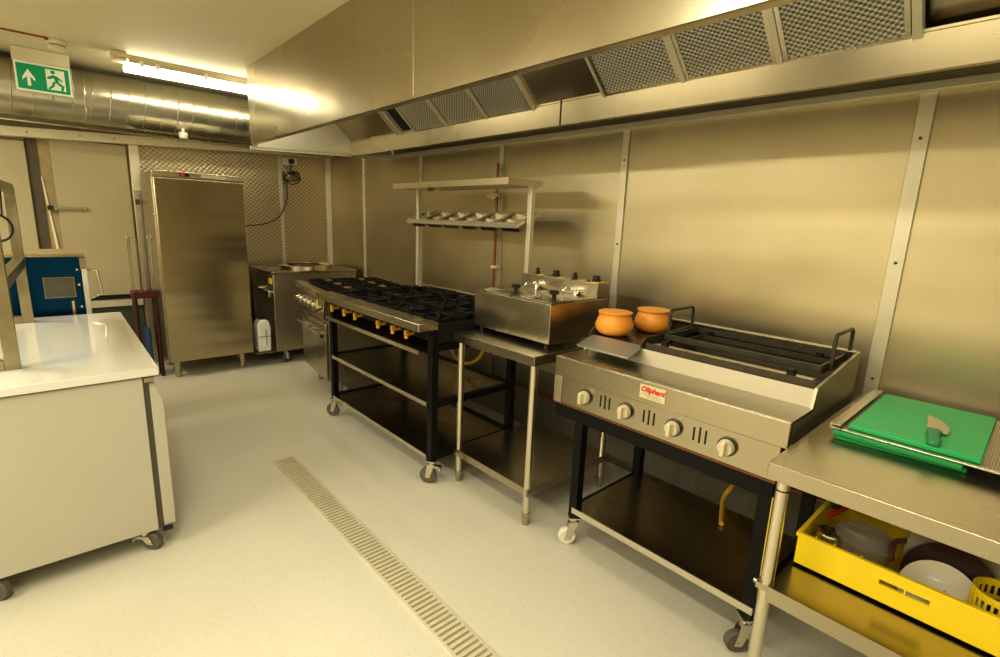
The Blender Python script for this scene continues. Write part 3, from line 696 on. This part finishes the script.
part('red_lamp', MB().cyl((2.225, 1.725, 1.222), (2.225, 1.725, 1.232), .007, n=10), 'red', fy)

# ------------------------------------------------------------------ griddle on its black stand
st = thing('griddle_stand', 'black tube trolley with steel shelf carrying the gas griddle', 'stand', (2.0, .95, 0))
sx0, sx1, sy0, sy1 = 1.755, 2.33, .47, 1.378
sy0 = .515
for x in (sx0, sx1 - t):
    for y in (sy0, sy1 - t): part('leg', MB().box(x, x + t, y, y + t, .15, .63), 'black_paint', st, .003)
b = MB()
b.ring(sx0, sx1, sy0, 1.50, .63, .695, t)
part('top_frame', b, 'black_paint', st, .003)
part('shelf', MB().box(sx0 - .004, sx1, sy0 + .03, sy1 - .03, .204, .21), 'steel_dark', st)
part('shelf_edge', MB().box(sx0 - .014, sx0 - .004, sy0, sy1 - .03, .182, .211), 'steel_bright', st)
for yy in (sy0 + .004, sy1 - .034): part('shelf_bearer', MB().box(sx0 + t, sx1 - t, yy, yy + .030, .17, .203), 'black_paint', st)
for x in (sx0 + .022, sx1 - .022):
    for y in (sy0 + .022, sy1 - .022): caster(st, x, y, .15, .042, 'white_plastic' if y > 1 else 'grey_plastic', ang=2.4 if x < 2 else .3, lead=.03, w=.03)

gr = thing('gas_griddle', 'stainless four-burner gas griddle with sloping splash sides on black stand', 'griddle', (2.1, .98, .70))
qx, qy0, qy1 = 1.74, .49, 1.505
part('control_panel', MB().box(qx + .006, qx + .03, qy0 + .02, qy1 - .045, .703, .830), 'steel', gr, .002)
part('panel_end', MB().box(qx, qx + .03, qy1 - .045, qy1, .703, .830), 'steel_side', gr, .002)
part('front_rail', MB().box(qx, qx + .03, qy0, qy1, .830, .922), 'steel', gr, .003)
part('rust_edge', MB().box(qx + .002, qx + .03, qy0 + .02, qy1, .697, .703), 'rust', gr)
part('front_deck', MB().box(qx + .005, 1.955, qy0, qy1, .912, .924), 'steel_top', gr, .002)
b = MB(); b.prism([(1.953, .912), (1.962, .912), (1.982, .985), (1.972, .988)], 'y', qy0 + .008, qy1 - .008); part('splash_plate', b, 'steel_satin', gr)
b = MB(); b.prism([(qx + .03, .70), (2.48, .70), (2.48, 1.055), (1.965, .996), (1.945, .924), (qx + .03, .92)], 'y', qy0, qy0 + .01); part('side_panel', b, 'steel_side', gr)
b = MB(); b.prism([(qx + .03, .70), (2.48, .70), (2.48, .985), (1.965, .975), (1.945, .924), (qx + .03, .92)], 'y', qy1 - .01, qy1); part('side_panel', b, 'steel_side', gr)
b = MB(); b.box(2.46, 2.48, qy0 + .01, qy1 - .01, .70, 1.055); b.box(2.44, 2.48, qy0 + .01, qy1 - .01, 1.050, 1.057); part('back_panel', b, 'steel', gr, .002)
b = MB().tray(1.986, 2.455, qy0 + .014, 1.19, .885, .983, .011, False)
part('burner_tub', b, 'tub', gr)
part('tub_front', MB().box(1.985, 1.993, qy0 + .014, 1.19, .925, 1.014), 'rack_iron', gr)
b = MB()
for x in (2.10, 2.22, 2.34): b.prism([(x - .02, .90), (x + .02, .90), (x, .93)], 'y', qy0 + .05, 1.15)
part('burner_bar', b, 'rack_iron', gr)
part('shiny_rail', MB().box(1.996, 2.034, .52, 1.16, 1.004, 1.013), 'steel_bright', gr)
part('body_pan', MB().box(qx + .03, 2.46, qy0 + .012, qy1 - .012, .70, .71), 'steel_dark', gr)
for y in (1.32, 1.108, .889, .68):
    kb = part('knob', MB().cyl((qx + .006, y, .77), (qx - .004, y, .77), .034, n=28), 'black', gr, label='dark ring with pale control knob')
    b = MB(); b.cyl((qx - .004, y, .77), (qx - .022, y, .77), .030, .026, 28); part('knob_cap', b, 'knob_cream', kb)
    b = MB(); b.box(qx - .044, qx - .018, y - .009, y + .009, .744, .796); part('knob_grip', b, 'knob_cream', kb, .004)
for yc in (1.215, 1.0, .785):
    b = MB()
    for k in (-1, 0, 1): b.box(qx + .004, qx + .0065, yc + k * .023 - .003, yc + k * .023 + .003, .748 - (.004 if k == 0 else 0), .800 + (.006 if k == 0 else 0))
    part('vent_slots', b, 'dark', gr)
npl = part('name_plate', MB().box(qx - .003, qx, .934, 1.047, .852, .908), 'plate_sign', gr, label='cream maker plate with red script lettering')
def text_mesh(txt, size, shear, parent, mat, name, origin, xdir, zdir, bold=0.0):
    cu = bpy.data.curves.new(name, 'FONT'); cu.body = txt; cu.size = size; cu.shear = shear; cu.extrude = .0006; cu.offset = bold
    to = bpy.data.objects.new('tmp', cu); COL.objects.link(to)
    dg = bpy.context.evaluated_depsgraph_get(); dg.update()
    me = bpy.data.meshes.new_from_object(to.evaluated_get(dg)); bpy.data.objects.remove(to)
    X = Vector(xdir); Z = Vector(zdir); Nn = X.cross(Z); off = Vector(OFF[parent.name])
    for v in me.vertices: v.co = Vector(origin) + X * v.co.x + Z * v.co.y + Nn * v.co.z - off
    me.materials.clear(); me.materials.append(M[mat]); me.name = name
    o = bpy.data.objects.new(name, me); COL.objects.link(o); o.parent = parent; OFF[o.name] = OFF[parent.name]
    return o
text_mesh('Oliphant', .030, .3, npl, 'sign_red', 'lettering', (qx - .0034, 1.043, .881), (0, -1, 0), (0, 0, 1), .0012)
b = MB()
for k in range(3): b.box(qx - .0038, qx - .003, .945 + .008 * k, 1.037 - .012 * (2 - k), .858 + k * .0065, .8595 + k * .0065)
part('small_print', b, 'ink', npl)

gt = thing('griddle_plate', 'dark griddle plate with side guards and blue-grey lip under the clay pots', 'griddle plate', (2.2, 1.34, .975))
part('cook_plate', MB().box(1.985, 2.43, 1.205, 1.49, .988, .998), 'slate', gt, .002)
b = MB(); b.prism([(1.985, .998), (1.985, .990), (1.865, .952), (1.862, .960)], 'y', 1.20, 1.488); part('front_lip', b, 'bluegrey', gt, .002)
b = MB(); b.prism([(1.965, .99), (2.43, .99), (2.43, 1.045), (1.995, 1.035), (1.965, 1.01)], 'y', 1.487, 1.494); part('side_guard', b, 'rack_iron', gt)
b = MB(); b.prism([(1.965, .99), (2.43, .99), (2.43, 1.045), (1.995, 1.035), (1.965, 1.01)], 'y', 1.198, 1.205); part('side_guard', b, 'rack_iron', gt)
part('back_guard', MB().box(2.425, 2.432, 1.205, 1.487, .99, 1.04), 'rack_iron', gt)

rk = thing('grill_rack', 'black iron lift-out grill frame with two loop handles on the griddle', 'grill rack', (2.27, .86, 1.01))
b = MB(); kx0, kx1, ky0, ky1 = 2.12, 2.438, .53, 1.178
b.ring(kx0, kx1, ky0, ky1, 1.016, 1.042, .008)
part('outer_frame', b, 'rack_iron', rk, .001)
b = MB(); b.ring(2.20, 2.398, ky0 + .012, ky1 - .05, .994, 1.016, .008)
part('inner_frame', b, 'rack_iron', rk)
for x, y in ((2.03, 1.12), (2.03, .60), (2.430, 1.10), (2.430, .62)): part('bracket', MB().box(x - .012, x + .012, y - .014, y + .014, 1.008, 1.030), 'black_iron', rk, .002)
for y, xa, xb in ((ky1 + .006, 2.165, 2.385), (ky0 - .006, 2.22, 2.455)):
    b = MB(); b.tube([(xa, y, 1.016), (xa, y, 1.125), (xa + .006, y, 1.143), (xa + .02, y, 1.15), (xb - .02, y, 1.15), (xb - .006, y, 1.143), (xb, y, 1.125), (xb, y, 1.016)], .0075, 8)
    part('loop_handle', b, 'rack_iron', rk)

# two lidded clay pots
def clay_pot(label, loc):
    p = thing('clay_pot', label, 'pot', loc, (0, 0, 0), 'orange clay pots on the griddle plate', local=True)
    part('pot_body', MB().lathe([(0, 0), (.052, 0), (.072, .008), (.088, .024), (.094, .042), (.093, .056), (.086, .076), (.079, .092), (.077, .100), (.079, .103), (.079, .106), (.070, .106), (0, .104)], (0, 0, 0), 40), 'terra', p)
    part('lid', MB().lathe([(0, 0), (.080, 0), (.083, .003), (.083, .008), (.078, .011), (.04, .014), (0, .015)], (0, 0, .107), 40), 'terra', p)
    return p
clay_pot('round orange clay pot with lid nearer the left guard, in full view', (2.07, 1.425, .998))
clay_pot('orange clay pot with lid behind, partly hidden by the rack handle', (2.315, 1.360, .998))

# ------------------------------------------------------------------ prep table with boards, knife, crate
pt = thing('prep_table', 'large stainless prep table at the right with lower shelf', 'table', (2.0, -.2, 0))
px0, px1, py0, py1 = 1.505, 2.585, -1.2, .466
b = MB().tray(px0, px1, py0, py1, .82, .87)
part('tabletop', b, 'steel_top', pt, .002)
b = MB(); b.box(px0 + .035, px1 - .04, py0 + .03, py1 - .045, .458, .468); b.box(px0 + .025, px0 + .037, py0 + .03, py1 - .045, .42, .47)
part('undershelf', b, 'steel', pt)
for x in (px0 + .045, px1 - .05):
    for y in (py0 + .05, py1 - .035):
        l_ = part('leg', MB().cyl((x, y, .05), (x, y, .86), .019, n=24), 'steel_bright', pt)
        b = MB(); b.cyl((x, y, .780), (x, y, .784), .0196, n=24); part('leg_joint', b, 'dark', l_)
        part('leg_foot', MB().lathe([(0, 0), (.017, 0), (.02, .05), (.02, .07), (0, .07)], (x, y, 0), 18), 'steel', l_)
        b = MB(); b.box(x - .022, x + .022, y - .006, y + .024, .45, .47); b.cyl((x - .005, y + .018, .46), (x - .005, y + .034, .46), .008, n=10); part('shelf_clamp', b, 'steel', l_)

def board(label, cx, cy, z, rot, mat='green'):
    return single('cutting_board', MB().box(-.26, .26, -.16, .16, 0, .0145), mat, label, 'cutting board', (cx, cy, z), .003, 'green cutting boards on the prep table', (0, 0, rot), True)
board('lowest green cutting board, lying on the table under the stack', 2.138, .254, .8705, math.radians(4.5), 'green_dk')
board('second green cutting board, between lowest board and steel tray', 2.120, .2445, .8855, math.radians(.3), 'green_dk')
ty = thing('perforated_tray', 'steel perforated tray with folded rail between the green boards', 'tray', (2.15, .13, .9005))
part('tray_sheet', MB().box(1.885, 2.445, -.16, .395, .9005, .9035), 'perf', ty)
b = MB(); b.prism([(.385, .9015), (.415, .9015), (.415, .920), (.385, .920), (.385, .913), (.409, .913), (.409, .908), (.385, .908)], 'x', 1.872, 2.445); part('folded_rail', b, 'steel', ty)
part('front_edge', MB().box(1.872, 1.887, -.16, .384, .9005, .906), 'steel_bright', ty, .002)
board('top green cutting board with cut marks, knife lying on it', 2.165, .212, .904, math.radians(.3))
kn = thing('knife', 'chef knife with green handle lying on the top cutting board', 'knife', (2.05, .175, .9186), (0, 0, math.radians(7)), local=True)
kn.scale = (1.1, 1.25, 1.1)
b = MB(); b.prism([(-.005, .014), (-.005, -.026), (.05, -.031), (.10, -.024), (.14, -.008), (.165, .012), (.15, .015)], 'z', .004, .006); part('blade', b, 'steel_side', kn)
b = MB(); b.prism([(-.13, -.012), (-.135, .002), (-.125, .014), (-.08, .012), (-.03, .016), (.0, .015), (.0, -.012), (-.02, -.016), (-.05, -.010), (-.09, -.014)], 'z', 0, .016); part('handle', b, 'green_handle', kn, .005)

cr = thing('plastic_crate', 'yellow plastic crate of crockery on the prep table lower shelf', 'crate', (1.91, .11, .47))
ux0, ux1, uy0, uy1, uz0, uz1 = 1.712, 2.112, -.20, .41, .470, .585
w = .008
hy0, hy1, hz0, hz1 = .075, .19, .532, .548
b = MB(); b.box(ux0, ux1, uy0, uy1, uz0, uz0 + .008); b.box(ux1 - w, ux1, uy0, uy1, uz0, uz1); b.box(ux0 + w, ux1 - w, uy0, uy0 + w, uz0, uz1); b.box(ux0 + w, ux1 - w, uy1 - w, uy1, uz0, uz1)
b.box(ux0, ux0 + w, uy0, hy0, uz0, uz1); b.box(ux0, ux0 + w, hy1, uy1, uz0, uz1); b.box(ux0, ux0 + w, hy0, hy1, uz0, hz0); b.box(ux0, ux0 + w, hy0, hy1, hz1, uz1)
part('crate_body', b, 'yellow', cr)
b = MB(); b.box(ux0 - .005, ux0, uy0, uy1 + .005, uz1 - .012, uz1); b.box(ux0, ux1, uy1, uy1 + .005, uz1 - .012, uz1); b.box(ux0 - .003, ux0, .128, .132, hz0 - .005, hz1 + .005); b.box(ux0 - .002, ux0, hy0 - .004, hy1 + .004, hz1, hz1 + .004); b.box(ux0 - .002, ux0, hy0 - .004, hy1 + .004, hz0 - .004, hz0)
part('crate_rim', b, 'yellow', cr)
b = MB()
for y in (.36, .31, .24, .05): b.box(ux0 + w, ux0 + w + .012, y, y + .006, uz0, uz1 + (.0 if y > .2 else 0))
part('crate_rib', b, 'yellow', cr)
# contents of the crate
fb = thing('food_container', 'clear round plastic container with lid in the yellow crate', 'container', (1.845, .26, .478))
part('container_body', MB().lathe([(0, 0), (.055, 0), (.062, .01), (.075, .10), (.071, .10), (.058, .012), (0, .010)], (1.845, .26, .478), 36), 'glass', fb)
part('lid', MB().lathe([(0, 0), (.080, 0), (.082, .012), (.074, .020), (.060, .034), (.03, .042), (0, .043)], (1.845, .26, .579), 36), 'glass', fb)
sp_ = thing('steel_jug', 'small shiny steel jug at the left end of the yellow crate', 'jug', (1.79, .345, .478))
part('jug_body', MB().lathe([(0, 0), (.030, 0), (.036, .03), (.034, .09), (.028, .105), (.032, .112), (.026, .11), (0, .095)], (1.79, .345, .478), 28), 'chrome', sp_)
part('jug_handle', MB().tube(smooth_path([(1.79, .312, .58), (1.795, .285, .575), (1.795, .285, .53), (1.79, .31, .515)], 5), .005, 8), 'chrome', sp_)
def plate(label, cx, cy, cz, r, mat, tilt, grp):
    b = MB().lathe([(0, 0), (r * .55, 0), (r * .62, .004), (r, .022), (r, .026), (r * .60, .009), (0, .006)], (0, 0, 0), 44)
    return single('plate', b, mat, label, 'plate', (cx, cy, cz), 0, grp, (math.radians(6), math.radians(-tilt), 0), True)
plate('white plate leaning at the front of the yellow crate', 1.822, .068, .508, .094, 'plate', 50, 'plates standing in the crate')
plate('dark brown plate standing behind the white plate in the crate', 1.868, .056, .534, .110, 'plate_dark', 55, 'plates standing in the crate')
for k, nm in enumerate(('first', 'second', 'third')):
    plate('grey plate leaning behind the brown one in crate, %s from the front' % nm, 1.915 + .028 * k, .060, .572 + .006 * k, .112, 'plate_grey', 57, 'plates standing in the crate')
yb = thing('cutlery_basket', 'small yellow slotted basket at the right side of the crate', 'basket', (1.80, -.055, .478))
b = MB(); R0 = .062
for z0, z1 in ((.478, .492), (.520, .530), (.556, .566), (.592, .612)):
    n = 30; vs = []
    for i in range(n):
        a = 2 * PI * i / n; c, s1_ = math.cos(a), math.sin(a)
        vs += [(1.80 + R0 * c, -.055 + R0 * s1_, z0), (1.80 + R0 * c, -.055 + R0 * s1_, z1), (1.80 + (R0 - .004) * c, -.055 + (R0 - .004) * s1_, z1), (1.80 + (R0 - .004) * c, -.055 + (R0 - .004) * s1_, z0)]
    b.add(vs, [(i * 4 + k, ((i + 1) % n) * 4 + k, ((i + 1) % n) * 4 + (k + 1) % 4, i * 4 + (k + 1) % 4) for i in range(n) for k in range(4)])
for i in range(26):
    a = 2 * PI * i / 26; b.box(1.80 + (R0 - .002) * math.cos(a) - .003, 1.80 + (R0 - .002) * math.cos(a) + .003, -.055 + (R0 - .002) * math.sin(a) - .003, -.055 + (R0 - .002) * math.sin(a) + .003, .478, .60)
part('basket_body', b, 'yellow', yb)
part('basket_base', MB().cyl((1.80, -.055, .478), (1.80, -.055, .482), R0 - .004, n=30), 'yellow', yb)
sl = MB(); sl.tube(smooth_path([(1.775, .18, .585), (1.83, .19, .612), (1.90, .17, .60), (1.99, .16, .57)], 5), .008, 8)
single('spoon', sl, 'brownplastic', 'brown spoon handle lying across the crate between container and plates', 'spoon', (1.85, .18, .6))
sl = MB(); sl.tube(smooth_path([(1.87, .37, .60), (1.95, .33, .625), (2.05, .30, .615)], 5), .008, 8)
single('spatula', sl, 'red_bright', 'red handled spatula at the back left of the crate', 'spatula', (1.95, .33, .6))
sl = MB(); sl.box(1.93, 2.09, .355, .385, .60, .625)
single('knife_block', sl, 'black', 'black handled tongs resting on the back of the crate', 'tongs', (2.0, .37, .6), .006).name = 'tongs'

# gas hoses
single('gas_hose', MB().tube(smooth_path([(2.30, .78, .70), (2.36, .80, .55), (2.40, .86, .36), (2.36, .90, .25), (2.25, .86, .225), (2.16, .82, .222)], 6), .011, 8), 'hose', 'yellow gas hose hanging under the griddle onto its shelf', 'hose', (2.3, .8, .5))
single('gas_hose', MB().tube(smooth_path([(2.36, .70, .69), (2.41, .76, .52), (2.44, .82, .38), (2.50, .9, .30), (2.59, .95, .30)], 6), .011, 8), 'hose', 'yellow gas hose running from the griddle back to the wall pipe', 'hose', (2.42, .8, .5))
single('gas_hose', MB().tube(smooth_path([(1.66, .478, .69), (1.665, .479, .45), (1.68, .48, .30), (1.70, .481, .24), (1.72, .481, .22)], 6), .009, 8), 'hose', 'thin yellow hose hanging behind the prep table leg', 'hose', (1.67, .48, .5))
single('gas_hose', MB().tube(smooth_path([(2.1, 2.84, .80), (2.1, 2.82, .66), (2.1, 2.74, .575), (2.1, 2.62, .56), (2.1, 2.50, .62), (2.1, 2.44, .72), (2.1, 2.43, .80)], 6), .012, 8), 'hose', 'looped yellow gas hose under the back of the hob trolley', 'hose', (2.3, 2.6, .7))

# ------------------------------------------------------------------ floor drain
dg_ = thing('floor_drain', 'long slotted steel drain channel set in the floor', 'drain', (1.03, 1.5, 0))
dx0, dx1, dy0, dy1 = .938, 1.054, -.4, 3.07
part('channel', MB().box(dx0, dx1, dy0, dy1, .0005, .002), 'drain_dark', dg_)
b = MB(); b.box(dx0 - .004, dx0 + .006, dy0, dy1, .0005, .006); b.box(dx1 - .006, dx1 + .004, dy0, dy1, .0005, .006); b.box(dx0, dx1, dy1 - .008, dy1, .0005, .006)
part('channel_rim', b, 'drain', dg_)
b = MB(); y = dy0 + .01
while y < dy1 - .01: b.box(dx0 + .006, dx1 - .006, y, y + .015, .001, .0055); y += .0265
part('grate_bars', b, 'drain', dg_)

# ------------------------------------------------------------------ white refrigerated counter at the left
ct = thing('refrigerated_counter', 'white refrigerated counter on castors with glossy white worktop', 'counter', (-.3, 3.2, 0))
part('cabinet', MB().box(-1.15, .262, 2.525, 4.02, .095, .815), 'white', ct, .003)
b = MB(); b.prism([(-1.2, 2.505), (.322, 2.510), (.345, 4.045), (-1.2, 4.06)], 'z', .820, .855); part('worktop', b, 'white_top', ct, .004)
part('worktop_trim', MB().box(-1.18, .30, 2.52, 4.03, .815, .820), 'gap', ct)
part('gasket', MB().box(.262, .284, 2.535, 4.01, .10, .80), 'gap', ct)
for y0, y1 in ((2.53, 3.26), (3.28, 4.01)):
    b = MB(); b.prism([(.284, .105), (.330, .105), (.330, .70), (.302, .785), (.284, .785)], 'y', y0, y1); dr_ = part('door', b, 'white', ct, .003)
    part('door_line', MB().box(.3285, .3306, y0, y1, .695, .698), 'gap', dr_)
part('hinge', MB().box(.265, .300, 2.512, 2.53, .795, .815), 'steel', ct)
part('hinge', MB().box(.275, .315, 2.512, 2.53, .085, .10), 'black', ct)
for x, y in ((.215, 2.565), (-.285, 2.565), (-1.05, 2.6), (.2, 3.95), (-1.05, 3.95)): caster(ct, x, y, .095, .041, 'grey_plastic', ang=-.75 if y < 3 else 0, lead=.03, w=.03, brake=(x > 0 and y < 3))

# steel tube frame standing on the counter
sf = thing('tube_stand', 'square steel tube frame standing on the white counter', 'frame', (-.4, 3.35, .855))
q = .024
part('post', MB().box(-.135 - q, -.135 + q, 2.80 - q, 2.80 + q, .855, 1.60), 'steel_grimy', sf, .002)
part('post', MB().box(-.095 - q, -.095 + q, 3.90 - q, 3.90 + q, .855, 1.60), 'steel_grimy', sf, .002)
part('post', MB().box(-.80 - q, -.80 + q, 2.80 - q, 2.80 + q, .855, 1.60), 'steel_grimy', sf, .002)
part('post', MB().box(-.80 - q, -.80 + q, 3.90 - q, 3.90 + q, .855, 1.60), 'steel_grimy', sf, .002)
def bar(p0, p1, z0, z1, hw):
    d_ = Vector((p1[0] - p0[0], p1[1] - p0[1], 0)).normalized(); n_ = Vector((-d_.y, d_.x, 0)) * hw
    c = [(p0[0] - n_.x, p0[1] - n_.y), (p1[0] - n_.x, p1[1] - n_.y), (p1[0] + n_.x, p1[1] + n_.y), (p0[0] + n_.x, p0[1] + n_.y)]
    return MB().hexa([(x, y, z0) for x, y in c] + [(x, y, z1) for x, y in c])
for z0, z1 in ((1.575, 1.62), (1.175, 1.225)):
    part('side_rail', bar((-.135, 2.80 + q), (-.095, 3.90 - q), z0, z1, q * .95), 'steel_grimy', sf, .002)
for yc, xr in ((2.80, -.135), (3.90, -.095)):
    part('foot_rail', MB().box(-.80 + q, xr - q, yc - q * .9, yc + q * .9, .856, .895), 'steel_grimy', sf, .002)
    part('top_rail', MB().box(-.80 + q, xr - q, yc - q * .9, yc + q * .9, 1.575, 1.62), 'steel_grimy', sf, .002)
cbl = MB().tube([(-.15 + .06 * math.cos(a), 3.45, 1.40 + .065 * math.sin(a)) for a in [2 * PI * i / 24 for i in range(24)]], .006, 6, True)
cbl.tube([(-.12, 3.45, 1.455), (-.112, 3.45, 1.59)], .004, 6)
single('cable_loop', cbl, 'rubber', 'small black cable loop hanging from the steel frame rail', 'cable', (-.15, 3.45, 1.4))

# blue film-covered machine behind the counter
bm_ = thing('blue_machine', 'blue film-covered kitchen machine with small window behind white counter', 'machine', (-.2, 4.4, 0))
part('body', MB().box(-.75, .172, 4.152, 4.62, .10, 1.205), 'steel_side', bm_, .004)
part('blue_panel', MB().box(-.75, .172, 4.146, 4.152, .12, 1.203), 'blue', bm_)
part('top_trim', MB().box(-.75, .20, 4.14, 4.62, 1.206, 1.224), 'tan', bm_)
wn = part('window', MB().box(-.005, .132, 4.142, 4.146, .958, 1.075), 'window', bm_)
b = MB(); b.box(-.011, .138, 4.140, 4.146, 1.075, 1.081); b.box(-.011, .138, 4.140, 4.146, .952, .958); b.box(-.011, -.005, 4.140, 4.146, .958, 1.075); b.box(.132, .138, 4.140, 4.146, .958, 1.075); part('window_frame', b, 'steel_dark', wn)
part('latch_slot', MB().box(.105, .135, 4.143, 4.146, .80, .935), 'black', bm_)
part('latch', MB().box(.112, .124, 4.134, 4.143, .80, .93), 'steel_bright', bm_)
part('door_edge', MB().box(.178, .206, 4.146, 4.60, .10, 1.13), 'white_plastic', bm_, .003)
part('corner_block', MB().box(.174, .206, 4.146, 4.25, 1.135, 1.20), 'tan', bm_)
part('door_handle', MB().tube([(.20, 4.20, 1.12), (.258, 4.19, 1.11), (.27, 4.18, .96), (.206, 4.18, .935)], .009, 8), 'steel_bright', bm_)
b = MB()
for x, z in ((.158, 1.125), (.158, 1.03), (.158, .89)): b.cyl((x, 4.140, z), (x, 4.146, z), .007, n=10)
part('screw', b, 'chrome', bm_)
for x in (-.68, .10):
    for y in (4.22, 4.55): part('foot', MB().cyl((x, y, 0), (x, y, .10), .022, n=14), 'steel', bm_)

# ------------------------------------------------------------------ light
def tube_or_fill_lamp(x, y, z, sx, sy, power, col=(1.0, .94, .735), rot=(0, 0, 0)):
    l = bpy.data.lights.new('ceiling or fill lamp', 'AREA'); l.shape = 'RECTANGLE'; l.size = sx; l.size_y = sy; l.energy = power; l.color = col
    o = bpy.data.objects.new('ceiling_or_fill_lamp', l); COL.objects.link(o); o.location = (x, y, z); o.rotation_euler = rot
    return o
tube_or_fill_lamp(-1.9, 2.2, 2.56, .22, 1.5, 62)
tube_or_fill_lamp(-1.6, 4.3, 2.56, .22, 1.4, 74)
tube_or_fill_lamp(-.1, .8, 2.56, .22, 1.4, 36)
tube_or_fill_lamp(-1.7, -1.0, 2.56, .22, 1.5, 40)
for y in (.2, 1.9, 3.6): tube_or_fill_lamp(1.68, y, 2.58, .20, 1.2, 8, rot=(0, math.radians(28), 0))     # unseen fill lamps added inside the hood to brighten gutter and wall
w_ = bpy.data.worlds.new('room light'); SC.world = w_; w_.use_nodes = True
w_.node_tree.nodes['Background'].inputs['Color'].default_value = (1, .9, .68, 1)
w_.node_tree.nodes['Background'].inputs['Strength'].default_value = .05
SC.view_settings.view_transform = 'Standard'
SC.view_settings.look = 'None'
SC.view_settings.exposure = .16
SC.view_settings.gamma = .88
